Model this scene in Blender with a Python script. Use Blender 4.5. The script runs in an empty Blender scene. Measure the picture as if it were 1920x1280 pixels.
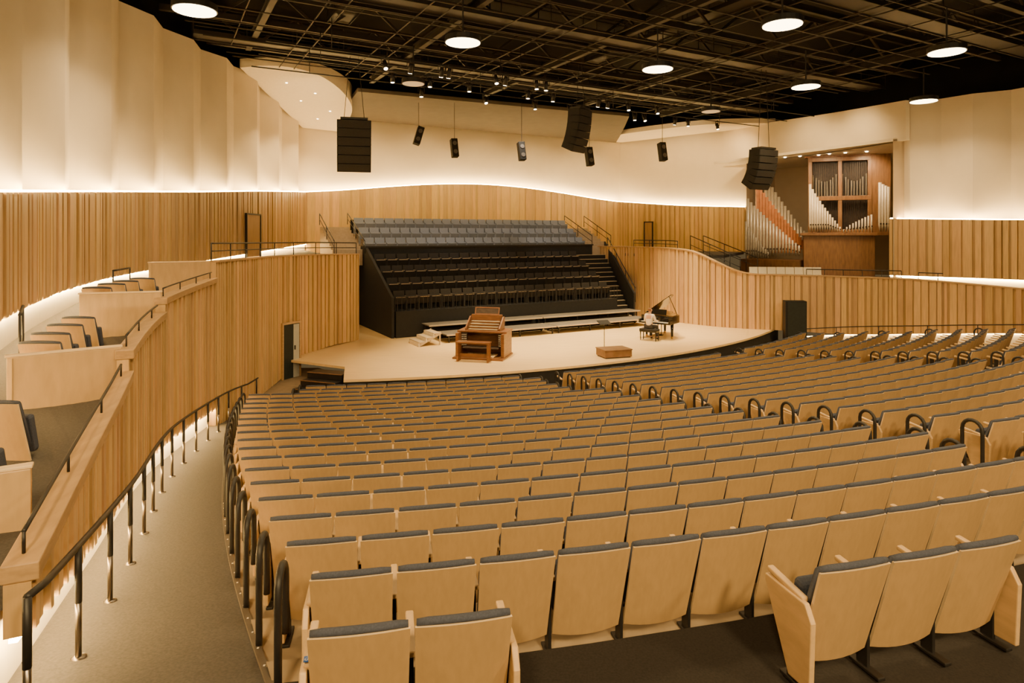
import bpy, bmesh, math, random
from math import sin, cos, radians, pi, hypot
from mathutils import Vector, Matrix
random.seed(4)
S = bpy.context.scene
COL = S.collection
E = 5.5           # eye height: heights below are given relative to the eye
F = 1210.0
CX, CY = -8.7, 45.7      # centre of the seating arcs

# ------------------------------------------------------------------ materials
def mat(name, c, rough=.6, metal=0, var=.12, scale=8, emit=0, ecol=None, attr=False, stretch=(1, 1, 1), spec=None):
    m = bpy.data.materials.new(name); m.use_nodes = True
    nt = m.node_tree; b = nt.nodes['Principled BSDF']
    b.inputs['Roughness'].default_value = rough
    b.inputs['Metallic'].default_value = metal
    if spec is not None: b.inputs['Specular IOR Level'].default_value = spec
    tc = nt.nodes.new('ShaderNodeTexCoord'); mp = nt.nodes.new('ShaderNodeMapping')
    mp.inputs['Scale'].default_value = stretch
    nt.links.new(tc.outputs['Object'], mp.inputs['Vector'])
    nz = nt.nodes.new('ShaderNodeTexNoise'); nz.inputs['Scale'].default_value = scale
    nz.inputs['Detail'].default_value = 4
    nt.links.new(mp.outputs['Vector'], nz.inputs['Vector'])
    rp = nt.nodes.new('ShaderNodeValToRGB')
    lo = [max(0, x * (1 - var)) for x in c]; hi = [min(1, x * (1 + var)) for x in c]
    rp.color_ramp.elements[0].color = (*lo, 1); rp.color_ramp.elements[0].position = .3
    rp.color_ramp.elements[1].color = (*hi, 1); rp.color_ramp.elements[1].position = .7
    nt.links.new(nz.outputs['Fac'], rp.inputs['Fac'])
    out = rp.outputs['Color']
    if attr:
        at = nt.nodes.new('ShaderNodeAttribute'); at.attribute_name = 'Col'
        mx = nt.nodes.new('ShaderNodeMixRGB'); mx.blend_type = 'MULTIPLY'; mx.inputs['Fac'].default_value = 1
        nt.links.new(out, mx.inputs['Color1']); nt.links.new(at.outputs['Color'], mx.inputs['Color2'])
        out = mx.outputs['Color']
    nt.links.new(out, b.inputs['Base Color'])
    if emit:
        b.inputs['Emission Color'].default_value = (*(ecol or c), 1)
        b.inputs['Emission Strength'].default_value = emit
    return m

WARM = (1, .66, .27)
HCOL = (1, .69, .32)
LED = (1, .66, .24)
M = dict(
    slat=mat('slat_wood', (.63, .41, .185), .45, var=.12, scale=3, attr=True, stretch=(6, 6, .5)),
    slat_back=mat('board_wood', (.75, .50, .18), .45, var=.10, scale=3, attr=True, stretch=(6, 6, .5)),
    ledge=mat('ledge_wood', (.46, .29, .135), .4, var=.14, scale=4, stretch=(3, .6, 6)),
    box=mat('box_wood', (.57, .38, .18), .4, var=.10, scale=3, stretch=(3, 3, .8)),
    white=mat('wall_plaster', (.79, .69, .53), .8, var=.02, scale=2),
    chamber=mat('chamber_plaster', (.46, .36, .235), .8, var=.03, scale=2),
    base=mat('base_plaster', (.86, .79, .65), .8, var=.02),
    led=mat('led_glow', (1, .8, .5), .5, emit=170, ecol=LED),
    led2=mat('led_glow_low', (1, .8, .5), .5, emit=130, ecol=LED),
    led3=mat('led_glow_dim', (1, .8, .5), .5, emit=22, ecol=LED),
    disc=mat('disc_diffuser', (1, .9, .7), .5, emit=14, ecol=(1, .77, .42)),
    discoff=mat('disc_unlit_glow', (.75, .62, .42), .6, emit=.35, ecol=(1, .70, .38)),  # switched-off disc; faint glow added in the material to keep it pale
    spotlens=mat('lamp_lens', (1, .9, .7), .4, emit=18, ecol=(1, .80, .52)),
    black=mat('black_steel', (.014, .012, .011), .5, var=.2),
    steelb=mat('roof_steel', (.018, .013, .009), .6, var=.25, scale=3),
    steelf=mat('fine_steel', (.027, .019, .012), .6, var=.2, scale=3),
    blackm=mat('matte_black', (.010, .009, .008), .8, var=.2),
    ceil=mat('ceiling_black', (.007, .0055, .0045), .95, var=.3, scale=1),
    chrome=mat('post_steel', (.22, .19, .16), .3, 1, var=.05),
    shell=mat('seat_plywood', (.52, .335, .15), .45, var=.06, scale=4, stretch=(6, 6, .6)),
    edge=mat('plywood_edge', (.82, .62, .36), .5, var=.06),
    arm=mat('arm_wood', (.64, .42, .195), .4, var=.10, scale=5, stretch=(4, 1, 4)),
    navy=mat('navy_fabric', (.058, .066, .098), .9, var=.2, scale=90),
    grey=mat('grey_fabric', (.25, .28, .35), .9, var=.12, scale=60),
    dseat=mat('black_fabric', (.022, .019, .017), .85, var=.3, scale=40),
    carpet=mat('aisle_carpet', (.060, .054, .049), .95, var=.25, scale=45),
    dcarpet=mat('dark_carpet', (.020, .016, .013), .97, var=.3, scale=60),
    conc=mat('row_concrete', (.29, .215, .13), .85, var=.12, scale=5),
    trim=mat('aisle_edge', (.10, .08, .06), .7, var=.1),
    stage=mat('stage_boards', (.84, .59, .28), .3, var=.08, scale=2, stretch=(.6, 6, 1)),
    soffit=mat('grey_soffit', (.085, .070, .053), .7, var=.1, scale=2),
    canopy=mat('canopy_plaster', (.82, .72, .56), .75, var=.03),
    mahog=mat('console_wood', (.19, .08, .032), .35, var=.25, scale=4, stretch=(1, 1, 5)),
    case=mat('case_wood', (.25, .12, .046), .4, var=.25, scale=3, stretch=(4, 4, .6)),
    casedk=mat('case_dark', (.05, .03, .018), .6, var=.3),
    tin=mat('tin_pipe', (.50, .43, .33), .38, .4, var=.08),
    tinw=mat('pale_pipe', (.68, .58, .43), .4, .2, var=.05),
    leadp=mat('lead_pipe', (.36, .31, .24), .45, .4, var=.1),
    redp=mat('wooden_pipe', (.48, .18, .06), .5, var=.15, scale=5),
    ivory=mat('ivory', (.80, .74, .62), .4, var=.03),
    lacq=mat('piano_lacquer', (.006, .006, .006), .12, var=.1),
    gold=mat('piano_plate', (.55, .36, .12), .35, .8, var=.1),
    podium=mat('podium_wood', (.20, .105, .05), .5, var=.2, scale=4),
    platform=mat('platform_grey', (.12, .105, .09), .7, var=.15),
    cream=mat('cream_fabric', (.78, .70, .55), .7, var=.05),
    skin=mat('skin', (.55, .32, .22), .5, var=.05),
    hair=mat('hair', (.22, .10, .04), .6, var=.2, scale=40),
    shirt=mat('pale_shirt', (.70, .62, .52), .8, var=.06),
    trousers=mat('dark_trousers', (.03, .028, .03), .8, var=.1),
    blue=mat('sign_blue', (.03, .12, .45), .4, var=.02),
    tread=mat('pale_tread', (.46, .36, .235), .6, var=.08),
    stair=mat('stair_tread', (.42, .33, .21), .6, var=.08),
    doord=mat('dark_opening', (.014, .018, .014), .7, var=.2),
    doorp=mat('door_leaf', (.42, .42, .38), .6, var=.05),
    doorw=mat('door_wood', (.42, .25, .105), .5, var=.12, scale=3, stretch=(5, 5, .5)),
    eye=mat('eye_dark', (.02, .015, .01), .2, var=0),
)

# ------------------------------------------------------------------ mesh helper
RM = {}
class MB:
    def __init__(s): s.v = []; s.f = []; s.mi = []; s.c = []; s.k = 0; s.col = None
    def add(s, vs, fs):
        o = len(s.v); s.v += [tuple(p) for p in vs]
        s.f += [tuple(i + o for i in f) for f in fs]
        s.mi += [s.k] * len(fs); s.c += [s.col] * len(fs); return s
    def hexa(s, p): return s.add(p, [(3, 2, 1, 0), (4, 5, 6, 7), (0, 1, 5, 4), (1, 2, 6, 5), (2, 3, 7, 6), (3, 0, 4, 7)])
    def box(s, c, z, Mx=None):
        a, b, h = z[0] / 2, z[1] / 2, z[2] / 2
        p = [Vector(q) for q in [(-a, -b, -h), (a, -b, -h), (a, b, -h), (-a, b, -h), (-a, -b, h), (a, -b, h), (a, b, h), (-a, b, h)]]
        if Mx is not None: p = [Mx @ q for q in p]
        return s.hexa([q + Vector(c) for q in p])
    def tube(s, pts, r, n=8, r1=None):
        pts = [Vector(p) for p in pts]; m = len(pts); vs = []; fs = []
        ref = None
        for i, p in enumerate(pts):
            t = (pts[min(i + 1, m - 1)] - pts[max(i - 1, 0)]).normalized()
            if ref is None:
                ref = Vector((0, 0, 1)) if abs(t.z) < .9 else Vector((1, 0, 0))
            a = (ref - t * ref.dot(t)).normalized(); b = t.cross(a); ref = a
            rr = r if r1 is None else r + (r1 - r) * i / (m - 1)
            for k in range(n):
                an = 2 * pi * k / n
                vs.append(p + a * rr * cos(an) + b * rr * sin(an))
        for i in range(m - 1):
            for k in range(n):
                k2 = (k + 1) % n
                fs.append((i * n + k, i * n + k2, i * n + n + k2, i * n + n + k))
        fs.append(tuple(range(n))[::-1]); fs.append(tuple(range((m - 1) * n, m * n)))
        return s.add(vs, fs)
    def lathe(s, prof, n=16, c=(0, 0, 0)):
        vs = []; fs = []; m = len(prof)
        for r, z in prof:
            for k in range(n):
                an = 2 * pi * k / n; vs.append((c[0] + r * cos(an), c[1] + r * sin(an), c[2] + z))
        for i in range(m - 1):
            for k in range(n):
                k2 = (k + 1) % n; fs.append((i * n + k, i * n + k2, i * n + n + k2, i * n + n + k))
        fs.append(tuple(range(n))[::-1]); fs.append(tuple(range((m - 1) * n, m * n)))
        return s.add(vs, fs)
    def prism(s, bot, top):
        n = len(bot)
        fs = [tuple(range(n))[::-1], tuple(range(n, 2 * n))]
        fs += [(i, (i + 1) % n, n + (i + 1) % n, n + i) for i in range(n)]
        return s.add(list(bot) + list(top), fs)
    def strip(s, A, B, C, D, caps=True):
        """sweep: four matching point lists make a closed four-sided band"""
        n = len(A); vs = []
        for i in range(n): vs += [A[i], B[i], C[i], D[i]]
        fs = []
        for i in range(n - 1):
            for k in range(4):
                k2 = (k + 1) % 4; fs.append((i * 4 + k, i * 4 + k2, i * 4 + 4 + k2, i * 4 + 4 + k))
        if caps: fs += [(3, 2, 1, 0), tuple(4 * (n - 1) + k for k in range(4))]
        return s.add(vs, fs)
    def sheet(s, A, B):
        n = len(A); return s.add(list(A) + list(B), [(i, i + 1, n + i + 1, n + i) for i in range(n - 1)])
    def mesh(s, name, mats, smooth=False, bevel=0, inv=None):
        me = bpy.data.meshes.new(name)
        vs = [inv @ Vector(p) for p in s.v] if inv is not None else s.v
        me.from_pydata(vs, [], s.f)
        for m in (mats if isinstance(mats, (list, tuple)) else [mats]): me.materials.append(m)
        me.polygons.foreach_set('material_index', s.mi)
        if any(c is not None for c in s.c):
            at = me.color_attributes.new('Col', 'FLOAT_COLOR', 'CORNER')
            buf = []
            for f, c in zip(s.f, s.c): buf += list(c or (1, 1, 1, 1)) * len(f)
            at.data.foreach_set('color', buf)
        bm = bmesh.new(); bm.from_mesh(me)
        bmesh.ops.recalc_face_normals(bm, faces=bm.faces)
        if bevel:
            ed = [e for e in bm.edges if len(e.link_faces) == 2 and e.calc_face_angle(0) > .6]
            bmesh.ops.bevel(bm, geom=ed, offset=bevel, segments=2, affect='EDGES', profile=.5)
        bm.to_mesh(me); bm.free()
        if smooth: me.polygons.foreach_set('use_smooth', [True] * len(me.polygons))
        me.update(); return me
    def build(s, name, mats, parent=None, smooth=False, bevel=0, wl=False):
        inv = RM[parent.name] if (wl and parent) else None
        o = bpy.data.objects.new(name, s.mesh(name, mats, smooth, bevel, inv)); COL.objects.link(o)
        if parent: o.parent = parent
        return o

def tag(o, label, cat, group=None, kind=None):
    o['label'] = label; o['category'] = cat
    if group: o['group'] = group
    if kind: o['kind'] = kind
    return o
def struct(o): o['kind'] = 'structure'; return o
def root(name, loc=(0, 0, 0), rz=0, label='', cat='', group=None):
    o = bpy.data.objects.new(name, None); COL.objects.link(o)
    o.location = loc; o.rotation_euler = (0, 0, rz); o.empty_display_size = .2
    tag(o, label, cat, group)
    RM[o.name] = (Matrix.Translation(Vector(loc)) @ Matrix.Rotation(rz, 4, 'Z')).inverted()
    return o
def copy_tree(o, kids):
    c = o.copy(); COL.objects.link(c)
    for ch in kids:
        d = ch.copy(); COL.objects.link(d); d.parent = c
    return c
ONES = ['', 'first', 'second', 'third', 'fourth', 'fifth', 'sixth', 'seventh', 'eighth', 'ninth', 'tenth', 'eleventh', 'twelfth',
        'thirteenth', 'fourteenth', 'fifteenth', 'sixteenth', 'seventeenth', 'eighteenth', 'nineteenth', 'twentieth']
def nth(n):
    if n <= 20: return ONES[n]
    return ('twenty-' if n < 30 else 'thirty-') + ONES[n % 10] if n % 10 else 'thirtieth'

def W(x, d, z): return Vector((x, d, z + E))
def P(u, v): return (.8746 * u - .4848 * v, .4848 * u + .8746 * v)
def H(u, v, z): x, d = P(u, v); return W(x, d, z)
A29 = radians(29)
def X(px, d): return (px - 960) / F * d
def Zp(y, d): return (440 - y) / F * d
def cr(pts, step):
    out = []; n = len(pts)
    for i in range(n - 1):
        q = [pts[max(i - 1, 0)], pts[i], pts[i + 1], pts[min(i + 2, n - 1)]]
        m = max(1, int(round(hypot(q[2][0] - q[1][0], q[2][1] - q[1][1]) / step)))
        for k in range(m):
            t = k / m
            out.append(tuple(.5 * (2 * b + (-a + c) * t + (2 * a - 5 * b + 4 * c - d) * t * t + (-a + 3 * b - 3 * c + d) * t ** 3) for a, b, c, d in zip(*q)))
    out.append(tuple(pts[-1])); return out
def nrm(p, i):
    a = p[max(i - 1, 0)]; b = p[min(i + 1, len(p) - 1)]
    tx, ty = b[0] - a[0], b[1] - a[1]; L = hypot(tx, ty) or 1
    return ty / L, -tx / L
def offs(p, o):
    r = []
    for i, q in enumerate(p):
        n = nrm(p, i); oo = o(i) if callable(o) else o
        r.append((q[0] + n[0] * oo, q[1] + n[1] * oo) + tuple(q[2:]))
    return r
def band(mb, path, o0, o1, z0, z1):
    """closed band along a path between two offsets and two heights (functions of the sample tuple)"""
    a = offs(path, o0); b = offs(path, o1)
    mb.strip([W(q[0], q[1], z0(q)) for q in a], [W(q[0], q[1], z0(q)) for q in b],
             [W(q[0], q[1], z1(q)) for q in b], [W(q[0], q[1], z1(q)) for q in a]); return mb
def folds(name, path, step, o, amp, z0, z1, m):
    """plaster wall folded into tall facets that swing in and out"""
    p = cr(path, step)
    mb = MB(); band(mb, p, lambda i: o + (amp if i % 2 else 0), o - .3, z0, z1)
    return struct(mb.build(name, m))
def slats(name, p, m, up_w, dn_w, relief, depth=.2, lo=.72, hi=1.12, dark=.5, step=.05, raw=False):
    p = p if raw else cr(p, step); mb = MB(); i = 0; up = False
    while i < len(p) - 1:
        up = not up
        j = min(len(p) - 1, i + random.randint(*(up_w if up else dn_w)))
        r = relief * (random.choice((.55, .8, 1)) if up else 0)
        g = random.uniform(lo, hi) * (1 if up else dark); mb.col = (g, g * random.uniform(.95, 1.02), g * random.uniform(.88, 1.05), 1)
        q = []
        for k in (i, j):
            n = nrm(p, k); x, y, zb, zt = p[k][:4]
            q.append((W(x + n[0] * r, y + n[1] * r, zb), W(x + n[0] * r, y + n[1] * r, zt), W(x - n[0] * depth, y - n[1] * depth, zb), W(x - n[0] * depth, y - n[1] * depth, zt)))
        (a0, a1, a2, a3), (b0, b1, b2, b3) = q
        mb.add([a0, b0, b1, a1, a2, b2, b3, a3], [(0, 1, 2, 3), (3, 2, 6, 7), (0, 4, 5, 1), (0, 3, 7, 4), (1, 5, 6, 2)])
        i = j
    return struct(mb.build(name, m))

def lamp(name, kind, loc, e, col=WARM, size=1, target=None, spot=None, blend=.5, spread=None):
    l = bpy.data.lights.new(name, kind); l.energy = e; l.color = col
    if kind == 'AREA':
        l.shape = 'DISK'; l.size = size
        if spread: l.spread = spread
    else: l.shadow_soft_size = size
    if kind == 'SPOT': l.spot_size = spot; l.spot_blend = blend
    o = bpy.data.objects.new(name, l); COL.objects.link(o); o.location = loc
    if target is not None: o.rotation_euler = (Vector(target) - Vector(loc)).to_track_quat('-Z', 'Y').to_euler()
    return o

# ------------------------------------------------------------------ camera, world
cam = bpy.data.cameras.new('camera'); co = bpy.data.objects.new('camera', cam); COL.objects.link(co)
co.location = (0, 0, E); co.rotation_euler = (pi / 2, 0, 0)
cam.lens = 36 * F / 1920; cam.sensor_width = 36; cam.shift_y = -200 / 1920; cam.clip_end = 300
S.camera = co
w = bpy.data.worlds.new('world'); S.world = w; w.use_nodes = True
w.node_tree.nodes['Background'].inputs[0].default_value = (1, .67, .30, 1)
w.node_tree.nodes['Background'].inputs[1].default_value = .11

# ------------------------------------------------------------------ floors
def ztop(R):
    u = max(R - 27.2, 0); return -4.3 + .1035 * u + .0024 * u * u
def fl(R): return ztop(R) - .84
def RC(x, d): return hypot(x - CX, d - CY)
def aL(R): return radians(4 + (R - 29.9) * .49)
def aM(R): return radians(20.75 + (R - 27) * .10)
def pol(R, a): return CX + R * sin(a), CY - R * cos(a)
ROWS = [42 - .8 * k for k in range(19)]
prof = [(25.6, fl(27.2))]
for k in range(18, -1, -1):
    f = fl(ROWS[k]); prof += [(ROWS[k] - .38, f), (ROWS[k] + .42, f)]
NA = 50; mb = MB(); vs = []; fs = []
for R, z in prof:
    a0 = aL(R) - .12 / R; a1 = radians(57)
    for j in range(NA + 1):
        x, d = pol(R, a0 + (a1 - a0) * j / NA); vs.append(W(x, d, z))
for i in range(len(prof) - 1):
    for j in range(NA):
        o = i * (NA + 1) + j; fs.append((o, o + 1, o + NA + 2, o + NA + 1))
mb.add(vs, fs)
mb.add([W(*p, -5.15) for p in [(-9.2, 17), (-5.5, 18.5), (-3.5, 19.5), (-4.0, 21.5), (-7.5, 25), (-9.2, 25)]], [(0, 1, 2, 3, 4, 5)])
struct(mb.build('floor_house', M['conc']))
mb = MB(); A = []; B = []; A2 = []
for j in range(31):
    a = radians(9.6 + 47 * j / 30); x, d = pol(42.04, a); A.append(W(x, d, -2.97)); A2.append(W(x, d, -3.2)); x, d = pol(56, a); B.append(W(x, d, -2.97))
mb.sheet(A, B); mb.sheet(A2, A); struct(mb.build('floor_landing', M['dcarpet']))

LWA = [(-3.27, 4.3, -2.2), (-4.5, 7.15, -1.98), (-6.4, 11.7, -1.52), (-7.7, 16.7, -1.24)]
LWB = [(-7.7, 16.7, -.72), (-8.2, 22.5, -.78), (-7.6, 25.2, -.8), (-6.6, 27.6, -.85)]
lwa = cr(LWA, .3)
lwf = cr(LWA, .05)
mb = MB(); A = []; B = []
fullpath = [(-2.2, 2.0), (-2.75, 3.2)] + [q[:2] for q in lwa] + [q[:2] for q in cr(LWB, .4)][1:16]
for x, d in fullpath:
    R = RC(x, d); xx, dd = pol(R, aL(R) - .1 / R)
    if d < 3.4: xl = x - 1.6
    else: xl = x - .25
    A.append(W(xl, d, fl(R))); B.append(W(xx, dd, fl(R)))
mb.sheet(A, B); struct(mb.build('floor_aisle', M['carpet']))
mb = MB(); tp = []
for k in range(60):
    R = 43.5 - 15 * k / 59; a = aL(R) - .13 / R; x, d = pol(R, a); tp.append((x, d, fl(R)))
mb.strip([W(x - .03, d, z - .03) for x, d, z in tp], [W(x + .03, d, z - .03) for x, d, z in tp], [W(x + .03, d, z + .03) for x, d, z in tp], [W(x - .03, d, z + .03) for x, d, z in tp])
mb.k = 1
for i in range(48):
    R = 43.4 - .3 * i; a = aL(R) - .13 / R; x, d = pol(R, a); mb.box(W(x, d, fl(R) + .032), (.014, .014, .006))
struct(mb.build('trim_1', [M['trim'], M['cream']]))

# stage
arc = [pol(25.9, radians(7.7 + (58 - 7.7) * j / 40)) for j in range(41)]
poly = arc + [P(31, 36.4), P(6.4, 36.4), (-8.6, 25.5), (-8.15, 23.3), (-5.7, 22.0)]
mb = MB(); mb.prism([W(x, d, -4.58) for x, d in poly], [W(x, d, -4.5) for x, d in poly])
struct(mb.build('floor_stage', M['stage']))
mb = MB(); mb.strip([W(*pol(25.85, radians(7.7 + 50 * j / 40)), -5.2) for j in range(41)], [W(*pol(25.6, radians(7.7 + 50 * j / 40)), -5.2) for j in range(41)],
                    [W(*pol(25.6, radians(7.7 + 50 * j / 40)), -4.585) for j in range(41)], [W(*pol(25.85, radians(7.7 + 50 * j / 40)), -4.585) for j in range(41)])
struct(mb.build('trim_2', M['blackm']))
r = root('stage_steps', W(-6.4, 20.55, -5.15), radians(-20), 'black wooden steps up to the left corner of the stage', 'steps')
for i in range(3):
    MB().box((0, .36 * i + .6 - .18 * i, .1 + .2 * i), (1.35, 1.25 - .36 * i, .2)).build('step', M['black'], r, bevel=.01)
    MB().box((0, .36 * i - .035, .195 + .2 * i), (1.35, .03, .025)).build('nosing', M['podium'], r)

# ------------------------------------------------------------------ left lower wall, in three stepped lengths
SEG = [(4.2, 8.5, -2.2, -1.80, 'wall_left_lower', 'lowest wood ledge on the slatted aisle wall, nearest the camera', 'low black rail on the ledge nearest the camera'),
       (8.5, 11.85, -1.52, -1.42, 'wall_left_middle', 'middle wood ledge on the slatted aisle wall', 'low black rail on the middle ledge of the slatted wall'),
       (11.85, 16.8, -1.16, -1.10, 'wall_left_far', 'highest wood ledge on the slatted aisle wall, nearest the stage', 'low black rail on the ledge nearest the stage')]
def railing(name, pts, h, label, cat='railing', every=1.3, bars=(1,), r=.022, group=None, steel=False):
    """pts = (x,d,z of the foot); posts at roughly even spacing"""
    o = root(name, W(*pts[0]), 0, label, cat, group)
    for b in bars:
        MB().tube([W(x, d, z + h * b) for x, d, z in pts], r if b == 1 else r * .7, 8).build('top_rail' if b == 1 else 'mid_rail', M['black'], o, True, wl=True)
    acc = 0; posts = [pts[0]]
    for a, b in zip(pts, pts[1:]):
        acc += hypot(b[0] - a[0], b[1] - a[1])
        if acc >= every: posts.append(b); acc = 0
    if acc > every * .5: posts.append(pts[-1])
    for x, d, z in posts:
        if steel:
            p = MB().tube([W(x, d, z), W(x, d, z + h * .55)], r * .95, 8).build('post', M['chrome'], o, True, wl=True)
            sl = MB().tube([W(x, d, z + h * .5), W(x, d, z + h)], r * 1.05, 8).build('post_sleeve', M['black'], p, True)
            sl.data.transform(RM[o.name])
            MB().lathe([(.055, 0), (.055, .012), (.025, .022)], 14, W(x, d, z)).build('base_plate', M['chrome'], o, True, wl=True)
        else:
            MB().tube([W(x, d, z), W(x, d, z + h)], r * .8, 6).build('post', M['black'], o, True, wl=True)
    return o
for d0, d1, za, zb, nm_, l1, l2 in SEG:
    zz = lambda d: za + (zb - za) * (d - d0) / (d1 - d0)
    pf = [(x, d, fl(RC(x, d)) + .45, zz(d) - .13) for x, d, _ in lwf if d0 <= d <= d1 + .03]
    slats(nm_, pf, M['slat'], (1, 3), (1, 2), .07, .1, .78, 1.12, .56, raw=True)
    pl_ = [(x, d, zz(d)) for x, d, _ in lwf[::5] if d0 <= d <= d1 + .1]
    mb = MB(); band(mb, pl_, .10, -.12, lambda q: q[2] - .128, lambda q: q[2])
    tag(mb.build('wooden_ledge', M['ledge'], bevel=.012), l1, 'ledge', 'stepped wooden ledges')
    railing('ledge_rail', [q for q in offs(pl_, -.02)][1:-1], .15, l2, 'handrail', 1.25, (1,), .016, 'ledge rails')
pb = [(x, d, -5.1 if d < 24 else -4.5, z) for x, d, z in LWB]
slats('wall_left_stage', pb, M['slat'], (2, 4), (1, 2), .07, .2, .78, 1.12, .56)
mb = MB(); band(mb, lwa, -.17, -.28, lambda q: fl(RC(q[0], q[1])) - .05, lambda q: fl(RC(q[0], q[1])) + .6)
struct(mb.build('baseboard_left', M['base']))
mb = MB(); band(mb, lwa, -.02, -.07, lambda q: fl(RC(q[0], q[1])) + .415, lambda q: fl(RC(q[0], q[1])) + .44)
tag(mb.build('led_strip', M['led2']), 'glowing LED strip under the slatted wall beside the carpeted aisle', 'light strip')
lwb = cr(LWB, .3)
mb = MB(); band(mb, lwb, .10, -.22, lambda q: q[2] + .002, lambda q: q[2] + .05)
struct(mb.build('trim_3', M['ledge']))
hp = cr([(-2.93, 3.9), (-3.0, 4.15)] + [(x + .33, d - .1) for x, d, z in LWA[1:]] + [(-7.6, 19.3)], .22)
hpts = [(x, d, fl(RC(x, d))) for x, d in hp]
railing('aisle_handrail', hpts, .86, 'long black handrail on steel posts beside the carpeted ramp', 'handrail', 1.05, (1,), .024, steel=True)
railing('gallery_railing', [(q[0], q[1], q[2] + .05) for q in offs(lwb, -.08)], .45, 'black two-bar railing above the slatted wall left of the stage', 'railing', 1.3, (1, .55), .022)

# ------------------------------------------------------------------ left upper wall
UW = [(-5.0, 3.0, -1.5, .2, -2.3, 6.5), (-7.3, 8.5, -1.38, .56, -2.0, 6.6), (-9.3, 13, -1.22, .86, -1.72, 6.7), (-10.7, 17.5, -1.12, 1.16, -1.47, 6.75),
      (-11.2, 23, -.97, 1.52, -1.2, 6.95), (-11.3, 29, -.75, 1.95, -1.0, 7.2), (-11.3, 35.5, -.5, 2.35, -.85, 7.3)]
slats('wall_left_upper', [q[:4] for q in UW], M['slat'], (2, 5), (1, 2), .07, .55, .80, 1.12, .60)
uw = cr(UW, .3)
mb = MB(); band(mb, uw, -.05, -.09, lambda q: q[3] + .005, lambda q: q[3] + .04)
tag(mb.build('led_strip', M['led']), 'glowing LED cove strip along the top of the left wooden wall', 'light strip')
mb = MB(); band(mb, uw, -.03, -.08, lambda q: q[2] - .035, lambda q: q[2] - .005)
tag(mb.build('led_strip', M['led2']), 'glowing LED strip under the left wooden wall above the gallery floor', 'light strip')
mb = MB(); band(mb, uw, -.1, -.2, lambda q: q[4] - .1, lambda q: q[2] + .02)
struct(mb.build('baseboard_gallery', M['base']))
folds('wall_left_plaster', UW[:-1] + [(-11.3, 36.6, -.5, 2.35, -.85, 7.3)], 1.35, -.52, .37, lambda q: q[3] - .3, lambda q: q[5], M['white'])
# gallery floor
full = [(q[0], q[1], q[2] - .3) for q in cr(LWA, .5)] + [(q[0], q[1], q[2] - .25) for q in cr(LWB, .5)][1:]
n = 60; mb = MB(); A = []; B = []
uwm = cr(UW[1:], .5)
for i in range(n + 1):
    a = full[int(i * (len(full) - 1) / n)]; b = uwm[int(i * (len(uwm) - 1) / n)]
    A.append(W(a[0] - .12, a[1], a[2])); B.append(W(b[0] - .1, b[1], b[4]))
B[0] = W(-5.2, 3.2, -2.3)
mb.sheet(A, B); struct(mb.build('floor_gallery_left', M['carpet']))

# ------------------------------------------------------------------ back wall
def zb_led(u):
    t = (u - 7.3) / 21.6; return 2.35 + .82 * max(0.0, sin(pi * min(1, max(0, t)))) ** 1.3
BWp = []
for i in range(13):
    u = 7.3 + 21.6 * i / 12; x, d = P(u, 36.5); BWp.append((x, d, -1.0, zb_led(u), 6.55))
slats('wall_back', [q[:4] for q in BWp], M['slat_back'], (4, 9), (2, 7), .03, .3, .86, 1.12, .85)
bw = cr(BWp, .4)
mb = MB(); band(mb, bw, -.03, -.08, lambda q: q[3] + .005, lambda q: q[3] + .04)
tag(mb.build('led_strip', M['led']), 'glowing LED strip along the arched top of the rear wooden wall', 'light strip')
BP = [(*P(6.6, 36.6), -1, 2.3, 6.55)] + BWp[1:-1] + [(*P(30.2, 36.5), -1, 2.3, 6.55)]
mb = MB(); band(mb, cr(BP, .8), -.28, -.5, lambda q: q[3] - .5, lambda q: q[4] + .4)
struct(mb.build('wall_back_plaster', M['white']))

# ------------------------------------------------------------------ right walls
RW = [(5.2, 38.9, -.72), (7.2, 35.5, -.72), (8.3, 33.6, -.74), (9.1, 32.5, -.88), (9.9, 31.75, -1.3), (10.7, 31.2, -1.72), (11.5, 30.8, -1.9), (13, 30.3, -1.92), (15.4, 29.4, -1.95), (17.2, 27.6, -1.95), (18.9, 25.5, -2.05), (20.4, 22.6, -2.15)]
def rfl(x, d): return -4.5 if x < 13.2 else fl(RC(x, d)) + .4
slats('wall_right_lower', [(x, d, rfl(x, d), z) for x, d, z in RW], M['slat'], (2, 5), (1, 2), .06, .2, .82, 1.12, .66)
rw = cr(RW, .3)
mb = MB(); band(mb, rw, .08, -.25, lambda q: q[2] + .002, lambda q: q[2] + .06); struct(mb.build('trim_4', M['ledge']))
rwr = [q for q in rw if q[0] > 13.2]
mb = MB(); band(mb, rwr, -.1, -.2, lambda q: fl(RC(q[0], q[1])) - .1, lambda q: fl(RC(q[0], q[1])) + .38); struct(mb.build('baseboard_right', M['base']))
mb = MB(); band(mb, rwr, -.03, -.08, lambda q: fl(RC(q[0], q[1])) + .36, lambda q: fl(RC(q[0], q[1])) + .395)
tag(mb.build('led_strip', M['led3']), 'glowing LED strip at the foot of the right slatted wall behind the seats', 'light strip')
hr = [(q[0], q[1], fl(RC(q[0], q[1]))) for q in offs(rwr, .3)]
railing('wall_handrail', hr, .78, 'black handrail along the right slatted wall behind the seats', 'handrail', 1.6, (1,), .022)
RU1 = [(7.6, 46, -1.1, 2.36, 6.9), (11.3, 43.9, -1.1, 2.0, 6.9), (14.4, 40, -1.1, 1.72, 6.9)]
slats('wall_right_rear', [q[:4] for q in RU1], M['slat_back'], (3, 6), (1, 3), .05, .3, .85, 1.1, .75)
r1 = cr(RU1, .4)
mb = MB(); band(mb, r1, -.03, -.08, lambda q: q[3] + .005, lambda q: q[3] + .04)
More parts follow.
